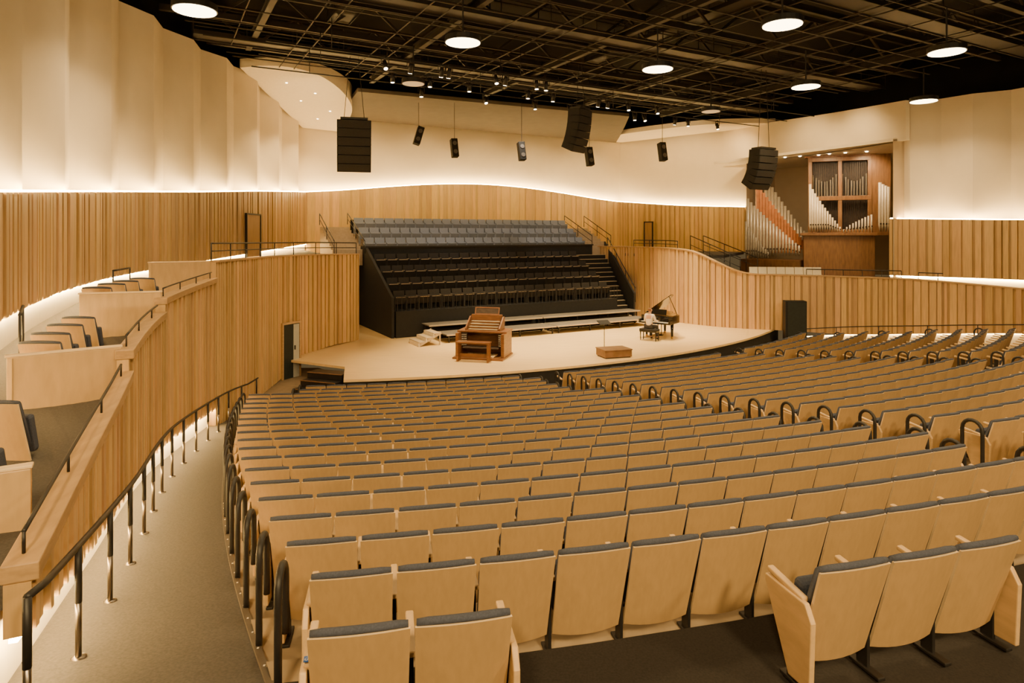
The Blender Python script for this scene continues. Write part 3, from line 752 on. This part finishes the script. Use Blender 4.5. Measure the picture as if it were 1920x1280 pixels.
for sx in (-1, 1):
    for sy in (-1, 1): MB().tube([(sx * .35, sy * .14, .37), (sx * .35, sy * .14, 0)], .028, 8, .02).build('leg', M['lacq'], o)

# pianist
def skin(name, J, ed, m, parent, rootv, lv=2):
    names = list(J); me = bpy.data.meshes.new(name)
    me.from_pydata([J[n][0] for n in names], [(names.index(a), names.index(b)) for a, b in ed], [])
    me.materials.append(m); ob = bpy.data.objects.new(name, me); COL.objects.link(ob); ob.parent = parent
    md = ob.modifiers.new('skin', 'SKIN'); md.use_smooth_shade = True
    if me.skin_vertices:
        for i, n in enumerate(names):
            sv = me.skin_vertices[0].data[i]; r = J[n][1]; sv.radius = r if isinstance(r, tuple) else (r, r); sv.use_root = (n == rootv)
    sb = ob.modifiers.new('sub', 'SUBSURF'); sb.levels = lv; sb.render_levels = lv
    return ob
per = root('person', ploc(0, -.97, 0), PA, 'person in a pale shirt seated at the grand piano with hands on keys', 'person')
J = {'pel': ((0, -.02, .60), (.16, .12)), 'sp': ((0, 0, .78), (.135, .10)), 'ch': ((0, .03, .98), (.155, .105)), 'nb': ((0, .05, 1.12), .06), 'nk': ((0, .065, 1.18), .052),
     'hd': ((0, .09, 1.27), (.078, .092)), 'cr': ((0, .08, 1.36), (.07, .082)), 'nose': ((0, .19, 1.275), .014)}
ed = [('pel', 'sp'), ('sp', 'ch'), ('ch', 'nb'), ('nb', 'nk'), ('nk', 'hd'), ('hd', 'cr'), ('hd', 'nose')]
for s, n in ((-1, 'l'), (1, 'r')):
    J.update({n + 'sh': ((s * .18, .03, 1.06), .062), n + 'el': ((s * .25, .10, .80), .046), n + 'wr': ((s * .19, .36, .80), .030), n + 'pm': ((s * .18, .44, .79), (.036, .018)),
              n + 'hip': ((s * .10, .03, .58), .088), n + 'kn': ((s * .14, .46, .56), .062), n + 'an': ((s * .14, .44, .10), .042), n + 'toe': ((s * .15, .60, .045), .036)})
    ed += [('ch', n + 'sh'), (n + 'sh', n + 'el'), (n + 'el', n + 'wr'), (n + 'wr', n + 'pm'), ('pel', n + 'hip'), (n + 'hip', n + 'kn'), (n + 'kn', n + 'an'), (n + 'an', n + 'toe')]
    for f in range(4):
        x = s * (.152 + .019 * f); L = (.075, .085, .08, .065)[f]
        J[n + 'f%d' % f] = ((x, .47, .795), .009); J[n + 'g%d' % f] = ((x, .47 + L * .55, .797), .008); J[n + 'h%d' % f] = ((x, .47 + L * .85, .775), .007)
        ed += [(n + 'pm', n + 'f%d' % f), (n + 'f%d' % f, n + 'g%d' % f), (n + 'g%d' % f, n + 'h%d' % f)]
    J[n + 't0'] = ((s * .145, .43, .785), .010); J[n + 't1'] = ((s * .125, .475, .775), .009); ed += [(n + 'pm', n + 't0'), (n + 't0', n + 't1')]
skin('body', J, ed, M['skin'], per, 'pel')
def grow(keys, g):
    return {k: (J[k][0], tuple(x + g for x in J[k][1]) if isinstance(J[k][1], tuple) else J[k][1] + g) for k in keys}
ks = ['pel', 'sp', 'ch', 'nb'] + [n + k for n in 'lr' for k in ('sh', 'el', 'wr')]
sh = grow(ks, .014); skin('shirt', sh, [e for e in ed if e[0] in sh and e[1] in sh], M['shirt'], per, 'pel')
ks = ['pel'] + [n + k for n in 'lr' for k in ('hip', 'kn', 'an')]
tr = grow(ks, .017); tr['pel'] = ((0, -.01, .57), (.165, .13)); skin('trousers', tr, [e for e in ed if e[0] in tr and e[1] in tr], M['trousers'], per, 'pel')
for n, s in (('l', -1), ('r', 1)):
    q = {'a': ((s * .14, .42, .06), .046), 'b': ((s * .145, .52, .045), .046), 'c': ((s * .15, .62, .035), .034)}
    skin('shoe', q, [('a', 'b'), ('b', 'c')], M['lacq'], per, 'a')
    MB().lathe([(.002, -.012), (.012, 0), (.002, .012)], 8, (s * .032, .172, 1.30)).build('eye', M['eye'], per, True)
    MB().lathe([(.004, -.03), (.016, 0), (.004, .03)], 8, (s * .083, .085, 1.285)).build('ear', M['skin'], per, True)
MB().box((0, .172, 1.235), (.045, .012, .01)).build('mouth', M['hair'], per)
q = {'a': ((0, .05, 1.375), (.082, .088)), 'b': ((0, .02, 1.30), (.086, .07)), 'c': ((0, .0, 1.22), (.07, .05))}
skin('hair', q, [('a', 'b'), ('b', 'c')], M['hair'], per, 'a')

# ------------------------------------------------------------------ speakers
def line_array(px, d, ytop, wd, h, n, rz, lab, lean):
    o = root('line_array_speaker', W(X(px, d), d, Zp(ytop, d)), rz, lab, 'loudspeaker', 'large hanging loudspeakers')
    y, z = 0, 0; hh = h / n
    for i in range(n):
        a = radians(lean * (i / (n - 1)) ** 1.3 + 3)
        R = Matrix.Rotation(a, 3, 'X')
        c = Vector((0, y, z)) + R @ Vector((0, 0, -hh / 2))
        cb = MB().box(c, (wd, .55, hh * .985), R).build('cabinet', M['blackm'], o, bevel=.008)
        MB().box(c + R @ Vector((0, -.28, 0)), (wd * .94, .012, hh * .93), R).build('grille', M['dseat'], cb)
        e = R @ Vector((0, 0, -hh)); y += e.y; z += e.z
    MB().box((0, 0, .05), (wd * .8, .5, .08)).build('flying_frame', M['black'], o)
    top = 6.9 - Zp(ytop, d)
    for s in (-1, 1): MB().tube([(s * wd * .3, 0, .05), (s * wd * .12, 0, max(top, .5))], .012, 5).build('cable', M['black'], o)
    return o
line_array(664, 25, 226, 1.28, 1.95, 6, radians(14), 'large black curved loudspeaker hanging under the left canopy', 14)
line_array(1088, 26, 206, .95, 1.65, 6, radians(52), 'tall narrow black curved loudspeaker hanging over the stage middle', 22)
line_array(1432, 27, 281, 1.15, 1.6, 6, radians(30), 'black curved loudspeaker hanging in front of the organ chamber', 32)
for px, y0, tl in ((785, 237, -22, ), (852, 260, 4), (978, 266, 4), (1105, 276, 4), (1242, 267, 2)):
    d = 33; zt = Zp(y0, d)
    lab = {785: 'small tilted black speaker hanging right of the left canopy', 852: 'small black hanging speaker, second from the left above the choir seats', 978: 'small black speaker hanging above the middle of the choir seats',
           1105: 'small black speaker hanging below the tall narrow loudspeaker', 1242: 'small black speaker hanging left of the organ chamber'}[px]
    o = root('small_speaker', W(X(px, d), d, zt), radians(20), lab, 'loudspeaker', 'small hanging speakers')
    R = Matrix.Rotation(radians(-10), 3, 'X') @ Matrix.Rotation(radians(-tl * .8), 3, 'Y')
    MB().box((0, 0, -.48), (.34, .34, .95), R).build('cabinet', M['blackm'], o, bevel=.02)
    for zz in (-.22, .22): 
        c = Vector((0, 0, -.48)) + R @ Vector((0, -.175, zz)); MB().tube([c, c + R @ Vector((0, -.02, 0))], .11, 14).build('driver', M['platform'], o)
    MB().tube([(0, 0, 0), (0, 0, 6.75 - zt)], .014, 5).build('cable', M['black'], o)

# ------------------------------------------------------------------ pipe organ
Aa = Vector((X(1507, 36), 36, 0)); Bb = Vector((X(1672, 34.4), 34.4, 0)); ang = math.atan2(Bb.y - Aa.y, Bb.x - Aa.x)
o = root('pipe_organ', W(Aa.x, Aa.y, -2.42), ang, 'pipe organ with reddish wood case and fanned ranks of metal and wooden pipes', 'organ')
MB().box((1.75, .6, 1.2), (3.5, 1.2, 2.4)).build('base_cabinet', M['case'], o, bevel=.02)
MB().box((1.72, .55, 2.45), (3.75, 1.4, .16)).build('base_cornice', M['case'], o, bevel=.02)
for x in (.35, 1.85, 3.3): MB().box((x, .5, 4.65), (.2, .22, 4.3)).build('post', M['case'], o, bevel=.015)
for z in (4.45, 6.62): MB().box((1.83, .5, z), (3.1, .24, .24)).build('cross_rail', M['case'], o, bevel=.015)
MB().box((1.83, .52, 2.62), (3.1, .24, .2)).build('lower_rail', M['case'], o)
MB().box((1.83, .55, 6.78), (3.5, .5, .1)).build('cornice', M['case'], o, bevel=.02)
MB().box((3.85, .5, 4.6), (.9, .12, 4.4)).build('side_panel', M['case'], o)
MB().box((1.83, .95, 4.65), (3.0, .06, 4.2)).build('back_panel', M['casedk'], o)
g = MB()
for i in range(30):
    x = .52 + .093 * i
    if abs(x - 1.85) < .1: continue
    g.tube([(x, .6, 2.7), (x, .6, 6.5)], .012, 5)
g.build('grille', M['black'], o)
for x0 in (1.1, 2.58):
    cu = MB()
    for i in range(9):
        t = i / 8 - .5; cu.tube([(x0 + t * 1.15, .75, 4.6), (x0 + t * 1.15, .75, 5.4 + 1.6 * t * t)], .05, 8)
    cu.build('inner_pipes', M['leadp'], o)
chs = MB(); chs.box(W(X(1450, 38), 38, Zp(486, 38) - .47), (3.4, 1.6, .95), Matrix.Rotation(radians(-38), 3, 'Z'))
chs.build('wind_chest', M['case'], o, wl=True)
def rank(px0, px1, y0, y1, yb, d0, d1, n, m, r0, r1, pw=.8, wood=False):
    for i in range(n):
        t = i / (n - 1); px = px0 + (px1 - px0) * t; d = d0 + (d1 - d0) * t
        yt = y0 + (y1 - y0) * t ** pw; r = r0 + (r1 - r0) * t
        p = W(X(px, d), d, Zp(yb, d)); h = Zp(yt, d) - Zp(yb, d); ft = min(.35, h * .3)
        mb = MB()
        if wood:
            mb.tube([p, p + Vector((0, 0, ft))], r * .4, 8); mb.box(p + Vector((0, 0, ft + (h - ft) / 2)), (r * 1.8, r * 1.8, h - ft)); mb.k = 1
            mb.box(p + Vector((0, -r * .91, ft + .12)), (r * 1.3, .012, .07)); mb.build('pipe', [m, M['casedk']], o, wl=True)
        else:
            mb.lathe([(r * .25, 0), (r, ft), (r, h)], 12, p); mb.k = 1
            mb.box(p + Vector((0, -r * .97, ft + .06)), (r * 1.1, .02, .08)); mb.build('pipe', [m, M['casedk']], o, True, wl=True)
rank(1399, 1440, 415, 472, 484, 35.6, 35.4, 10, M['leadp'], .062, .045)
rank(1402, 1498, 372, 460, 480, 36.6, 36.0, 17, M['tin'], .088, .055, .9)
rank(1420, 1506, 342, 450, 474, 37.6, 36.8, 16, M['redp'], .095, .065, .85, True)
rank(1436, 1514, 328, 440, 468, 38.8, 37.6, 14, M['tin'], .098, .06, .85)
rank(1519, 1575, 345, 425, 435, 35.7, 35.2, 13, M['tinw'], .068, .04, .85)
rank(1582, 1634, 430, 402, 436, 35.1, 34.7, 10, M['tinw'], .035, .05)
rank(1650, 1666, 342, 350, 434, 34.2, 34.0, 4, M['tinw'], .085, .08)

# ------------------------------------------------------------------ auditorium seats
def lean(z): return .05 - .2 * (z - .2) / .635
def shell_mb():
    nx, nz = 8, 4; mb = MB(); vs = []
    for off in (0, .02):
        for j in range(nz + 1):
            for i in range(nx + 1):
                a = -1 + 2 * i / nx; t = j / nz
                zb = .135 + .018 * a * a; zt = .838 - .012 * a * a; z = zb + (zt - zb) * t
                vs.append(((.258 + .010 * t) * a, lean(z) - .034 * (1 - a * a) + off, z))
    N = (nx + 1) * (nz + 1); g = lambda i, j, o: o * N + j * (nx + 1) + i
    fs = []; rim = []
    for j in range(nz):
        for i in range(nx):
            fs.append((g(i, j, 0), g(i + 1, j, 0), g(i + 1, j + 1, 0), g(i, j + 1, 0))); fs.append((g(i, j, 1), g(i, j + 1, 1), g(i + 1, j + 1, 1), g(i + 1, j, 1)))
    for i in range(nx):
        rim += [(g(i, 0, 0), g(i, 0, 1), g(i + 1, 0, 1), g(i + 1, 0, 0)), (g(i, nz, 0), g(i + 1, nz, 0), g(i + 1, nz, 1), g(i, nz, 1))]
    for j in range(nz):
        rim += [(g(0, j, 0), g(0, j + 1, 0), g(0, j + 1, 1), g(0, j, 1)), (g(nx, j, 0), g(nx, j, 1), g(nx, j + 1, 1), g(nx, j + 1, 0))]
    mb.add(vs, fs)
    mb.k = 1
    for f in rim: mb.add([vs[i] for i in f], [(0, 1, 2, 3)])
    mb.k = 0
    return mb
def cush_mb():
    pr = [(.024, .36), (.024, .836), (.012, .845), (.010, .860), (.022, .873), (.042, .877), (.064, .868), (.080, .845), (.09, .6), (.08, .39), (.05, .35)]
    nx = 8; mb = MB(); vs = []; n = len(pr)
    for i in range(nx + 1):
        a = -1 + 2 * i / nx; e = 1 if abs(a) < .99 else .82
        for yo, z in pr:
            zz = .6 + (z - .6) * (1 if abs(a) < .99 else .985) - .016 * a * a
            vs.append((.258 * a, lean(zz) - .034 * (1 - a * a) + .022 + (yo - .022) * e, zz))
    fs = [(i * n + k, i * n + (k + 1) % n, i * n + n + (k + 1) % n, i * n + n + k) for i in range(nx) for k in range(n)]
    fs += [tuple(range(n)), tuple(range(nx * n, nx * n + n))[::-1]]
    return mb.add(vs, fs)
def arm_mb(x=-.28): return MB().box((x, .16, .615), (.05, .36, .035), Matrix.Rotation(radians(6), 3, 'X'))
def ped_mb(x=-.28):
    mb = MB(); mb.box((x, .10, .30), (.025, .10, .60)); mb.box((x, .07, .012), (.06, .26, .024)); return mb
def seatc_mb(): return MB().box((0, .145, .46), (.47, .10, .40), Matrix.Rotation(radians(12), 3, 'X'))
def endp_mb(x):
    mb = MB(); q = [(-.10, .06), (.10, .05), (.34, .56), (.34, .60), (-.06, .60), (-.12, .50)]
    mb.prism([(x - .02, y, z) for y, z in q], [(x + .02, y, z) for y, z in q]); return mb
SH, CU, AR, PE, SC = shell_mb(), cush_mb(), arm_mb(), ped_mb(), seatc_mb()
def mkparts(parent):
    return [SH.build('back_shell', [M['shell'], M['edge']], parent, True), CU.build('back_cushion', M['navy'], parent, True), AR.build('armrest', M['arm'], parent, bevel=.01),
            PE.build('pedestal', M['black'], parent, bevel=.006), SC.build('seat_cushion', M['navy'], parent, bevel=.03)]
GRP = 'auditorium seats'
proto = root('auditorium_seat', (0, 0, 0), 0, 'tan', 'seat', GRP)
PK = mkparts(proto)
me_ar2 = arm_mb(.28).mesh('armrest', M['arm'], False, .01); me_pe2 = ped_mb(.28).mesh('pedestal', M['black'], False, .006)
me_el = endp_mb(-.30).mesh('end_panel', M['arm'], False, .008); me_er = endp_mb(.30).mesh('end_panel', M['arm'], False, .008)
for p in PK[:1]:
    p.data.polygons.foreach_set('use_smooth', [pl.material_index == 0 for pl in p.data.polygons])
used = [False]
def place_seat(loc, rz, label, left=False, right=False, group=GRP):
    if not used[0]: o = proto; used[0] = True
    else: o = copy_tree(proto, PK)
    o.location = loc; o.rotation_euler = (0, 0, rz); o['label'] = label; o['group'] = group
    extra = []
    if left: extra.append(('end_panel', me_el))
    if right: extra += [('armrest', me_ar2), ('pedestal', me_pe2), ('end_panel', me_er)]
    for n, me in extra:
        c = bpy.data.objects.new(n, me); COL.objects.link(c); c.parent = o
    return o
PITCH = .56
SEC = [('left', lambda R: aL(R) + .1 / R, lambda R: aM(R) - radians(.95), 'from the left aisle'), ('mid', lambda R: aM(R) + radians(1.0), lambda R: radians(36.9), 'right of the middle aisle'), ('right', lambda R: radians(39.1), lambda R: radians(51), 'right of the far aisle')]
TURN = {'left': 0, 'mid': radians(-5), 'right': radians(-14)}
allseats = []; loops = []
for k, R in enumerate(ROWS):
    for sn, a0f, a1f, txt in SEC:
        a0 = a0f(R); a1 = a1f(R)
        if R < 28.9 and sn == 'left': a0 = max(a0, radians(6))
        n = int((a1 - a0) * R / PITCH)
        for i in range(n):
            a = a0 + (i + .5) * PITCH / R; x, d = pol(R, a)
            px = 960 + F * x / d if d > .5 else 9e9
            if d < 1.5 or px > 2010 or px < -60: continue
            allseats.append((d + (50 if px > 1960 else 0), x, a, k, R, sn, i, n, txt, d))
        for side, aa in ((0, a0 - (.20 if sn == 'left' else .12) / R), (1, a0 + (n * PITCH + .09) / R)):
            if sn == 'right' and side == 1 and k % 2: continue
            x, d = pol(R - .1, aa)
            if d > 2 and 960 + F * x / d < 1990: loops.append((d, x, aa, k, R, sn, side))
allseats.sort(key=lambda s: s[0])
near = allseats[:285]; far = allseats[285:]
for _, x, a, k, R, sn, i, n, txt, d in near:
    lab = 'wood-backed auditorium seat, %s %s, %s row from the back' % (nth(i + 1), txt, nth(k + 2))
    place_seat(W(x, d, fl(R)), a + TURN[sn], lab, i == 0, i == n - 1)
mb = MB()
for _, x, a, k, R, sn, i, n, txt, d in far:
    T = Matrix.Translation(W(x, d, fl(R))) @ Matrix.Rotation(a + TURN[sn], 4, 'Z')
    for part, kidx in ((SH, 0), (CU, 2), (AR, 3), (PE, 4)):
        off = len(mb.v); mb.v += [tuple(T @ Vector(p)) for p in part.v]
        mb.f += [tuple(q + off for q in f) for f in part.f]; mb.mi += (list(part.mi) if kidx == 0 else [kidx] * len(part.f)); mb.c += [None] * len(part.f)
so_ = mb.build('distant_seats', [M['shell'], M['edge'], M['navy'], M['arm'], M['black']])
tag(so_, 'rows of small wood-backed auditorium seats nearest the stage and far right', 'seats', None, 'stuff')
def arc_seat(R, a, lab, l, r):
    x, d = pol(R, a); return place_seat(W(x, d, -2.95), a, lab, l, r)
aa0 = math.atan2(X(675, 3.5) - CX, CY - 3.5)
s0 = arc_seat(42.85, aa0, 'wood-backed seat with blue access sign on its arm, left of the front pair', True, False)
s1 = arc_seat(42.85, aa0 + PITCH / 42.85, 'wood-backed seat at bottom centre, right one of the front pair', False, True)
pl = MB(); pl.box((-.28, .0, .634), (.045, .045, .006)); pl.k = 1
pl.tube([(-.28, .008, .6375), (-.28, -.004, .6375), (-.268, -.006, .6375), (-.264, -.014, .6375)], .0022, 5); pl.box((-.28, .014, .638), (.006, .006, .002))
pl.tube([(-.287 + .009 * cos(t * .5), -.006 + .009 * sin(t * .5), .6375) for t in range(3, 13)], .0015, 5)
pl.build('access_sign', [M['blue'], M['ivory']], s0)
at = math.atan2(X(1585, 4.2) - CX, CY - 4.2)
for i, l in enumerate(('left end seat with slanted wood side panel, in the lower right trio', 'middle seat of the wood-backed trio at lower right', 'right seat of the wood-backed trio at lower right')):
    arc_seat(42.85, at + i * PITCH / 42.85, l, i == 0, i == 2)
# loop rails at row ends
lp = []
for t in range(9): lp.append((0, -.14, .03 + .60 * t / 8))
for t in range(1, 9):
    an = pi - pi * t / 8; lp.append((0, .14 * cos(an), .68 + .14 * sin(an)))
for t in range(1, 7): lp.append((0, .14, .68 - .40 * t / 6))
mb = MB(); mb.tube(lp, .027, 8); lpm = mb.mesh('row_end_rail', M['black'], True)
wn = {('left', 0): 'left aisle', ('left', 1): 'left side of the middle aisle', ('mid', 0): 'right side of the middle aisle', ('mid', 1): 'left side of the far aisle', ('right', 0): 'right side of the far aisle', ('right', 1): 'right wall aisle'}
for d, x, a, k, R, sn, side in loops:
    o = bpy.data.objects.new('row_end_rail', lpm); COL.objects.link(o); o.location = W(x, d, fl(R)); o.rotation_euler = (0, 0, a)
    tag(o, 'black looped rail on the %s, %s row from the back' % (wn[(sn, side)], nth(k + 2)), 'rail', 'looped row-end rails')

# ------------------------------------------------------------------ gallery boxes (left)
def gbox(A, B, zt, zb, lab):
    o = root('gallery_box', W(*A, zb), 0, lab, 'box front', 'gallery boxes')
    a = Vector((*A, 0)); b = Vector((*B, 0)); t = (b - a).normalized()
    def slab(p, q, th, z0, z1, name, m, bev=.008):
        tt = (q - p).normalized(); nn = Vector((-tt.y, tt.x, 0)); nn = nn if nn.y > 0 or abs(nn.y) < .2 and nn.x < 0 else -nn
        pts = [p, q, q + nn * th, p + nn * th]
        MB().prism([v + Vector((0, 0, z0 + E)) for v in pts], [v + Vector((0, 0, z1 + E)) for v in pts]).build(name, m, o, bevel=bev, wl=True)
    slab(a, b, .07, zb, zt, 'rear_panel', M['box'])
    slab(a + t * -.01, b + t * .02, .10, zt, zt + .03, 'cap', M['edge'])
    slab(b, b + Vector((-.36, .93, 0)) * .35, .06, zb, zt - .01, 'side_return', M['box'])
    return o
gbox((-3.95, 5.3), (-4.8, 4.8), -1.92, -2.5, 'pale wood gallery box front nearest the camera at far left')
gbox((-5.2, 8.6), (-6.15, 7.85), -1.50, -2.35, 'pale wood gallery box, second from the camera with four seats')
gbox((-6.5, 11.95), (-7.75, 11.55), -1.07, -1.95, 'pale wood gallery box, third from the camera')
gbox((-7.8, 16.7), (-8.95, 15.9), -.70, -1.6, 'pale wood gallery box farthest from the camera')
GB = [((-4.75, 5.6, -2.55), 'first'), ((-5.15, 6.5, -2.5), 'second'), ((-6.21, 8.6, -2.26), 'third'), ((-6.57, 9.3, -2.25), 'fourth'), ((-6.92, 10.1, -2.24), 'fifth'), ((-7.25, 10.9, -2.23), 'sixth'),
      ((-7.78, 12.2, -1.84), 'seventh'), ((-8.0, 13.0, -1.83), 'eighth'), ((-8.2, 13.8, -1.83), 'ninth'), ((-8.3, 14.6, -1.83), 'tenth')]
for (x, d, z), nn in GB:
    place_seat(W(x, d, z), radians(2), 'wood-backed seat in the left gallery boxes, %s from the camera' % nn, False, False, 'gallery box seats')
def ql(pts):
    q = []
    for a, b in zip(pts, pts[1:]):
        for t in range(5): q.append(tuple(a[i] + (b[i] - a[i]) * t / 5 for i in range(3)))
    return q + [pts[-1]]
railing('gallery_handrail', ql([(-6.75, 8.85, -2.05), (-7.2, 9.5, -2.0)]), .95, 'short black handrail at the far left of the gallery', 'handrail', .7, (1,))
railing('gallery_handrail', ql([(-8.9, 14.4, -1.6), (-9.0, 15.2, -1.58)]), .8, 'short black handrail behind the third gallery box', 'handrail', .8, (1,))
# right gallery rails and chairs
railing('gallery_railing', [(q[0] + .1, q[1] + .1, q[2] + .06) for q in rw if 6.6 < q[0] < 8.6], .36, 'short black railing on the wall right of the choir stairs', 'railing', 1, (1, .5))
railing('gallery_handrail', ql([(9.4, 34, -1.0), (11.4, 32.2, -2.1)]), .95, 'black sloping stair rail on the right gallery, nearer the choir', 'handrail', .9, (1, .5))
railing('gallery_handrail', ql([(10.2, 34.4, -1.0), (12.4, 32.6, -2.1)]), .95, 'black sloping stair rail on the right gallery, nearer the organ', 'handrail', .9, (1, .5))
railing('gallery_railing', ql([(X(1512, 31.5), 31.5, -2.4), (X(1690, 30), 30, -2.4)]), .72, 'dark railing in front of the pipe organ', 'railing', .5, (1, .6))
railing('gallery_handrail', ql([(X(1722, 28.6), 28.6, -2.4), (X(1768, 28), 28, -2.4)]), .72, 'black handrail below the right plaster wall', 'handrail', .6, (1,))
cm = MB(); cm.box((0, -.05, .62), (.40, .06, .42), Matrix.Rotation(radians(10), 3, 'X')); cm.box((0, .17, .44), (.40, .42, .06))
for sx in (-.17, .17):
    for sy in (0, .34): cm.box((sx, sy, .21), (.03, .03, .42))
cme = cm.mesh('gallery_chair', M['cream'], False, .012)
for i in range(8):
    px = 1413 + 17 * i; d = 31.9 - .05 * i
    o = bpy.data.objects.new('gallery_chair', cme); COL.objects.link(o); o.location = W(X(px, d), d, -2.42); o.rotation_euler = (0, 0, radians(170))
    tag(o, 'cream chair behind the right slatted wall, %s from the left' % nth(i + 1), 'chair', 'cream gallery chairs')

# ------------------------------------------------------------------ stage lamps on the lighting bars, added wall fill, other lamps
for u, v in ((10, 21), (14, 22.6), (18, 22.6), (22, 22.6), (13, 24.4), (20, 24.4)):
    lamp('stage_lamp', 'SPOT', H(u, v, 5.6), 5000, (1, .73, .37), .15, H(u + .5, v + .3, -4.5), radians(62), .8)
for u in (10, 14, 18, 22, 26):  # unseen fill spots added to brighten the rear wall
    lamp('wall_fill_lamp', 'SPOT', H(u, 31.2, 6.2), 1150, WARM, .2, H(u, 36.5, 2.2), radians(80), .9)
for u in (11, 16, 21):
    lamp('choir_lamp', 'SPOT', H(u, 27.8, 6.2), 1000, (1, .82, .60), .2, H(u, 31.0, -1.4), radians(70), .9)
for px in (1440, 1500, 1560, 1620):
    d = 36; lamp('organ_lamp', 'SPOT', W(X(px, d) - .9, d - 2.2, 4.25), 400, (1, .71, .38), .1, W(X(px, d) + .5, d + 1, .5), radians(110), .8)
for x, d in ((-9.9, 29.5), (-10, 31.5), (-10, 34)):
    lamp('canopy_or_fill_lamp', 'SPOT', W(x, d, 5.7), 480, WARM, .1, W(x - .5, d, 0), radians(120), .8)
for x, d, tx, td in ((9.5, 40.5, 11.5, 43.5), (12.5, 38.6, 14.2, 40.5), (14.0, 34, 16.4, 35.5), (15.3, 31.5, 17.4, 32.5)):  # unseen fill added for the dark plaster beside and over the organ
    lamp('wall_fill_lamp', 'SPOT', W(x, d, 6.2), 420, WARM, .15, W(tx, td, 4.0), radians(110), .9)
for x, d, tx, td in ((-8.6, 27.2, -9.2, 31), (9.6, 36.5, 10.5, 41)):      # added unseen fill spots that brighten the canopy undersides
    lamp('canopy_or_fill_lamp', 'SPOT', W(x, d, 3.2), 460, WARM, .15, W(tx, td, 6.8), radians(70), .9)
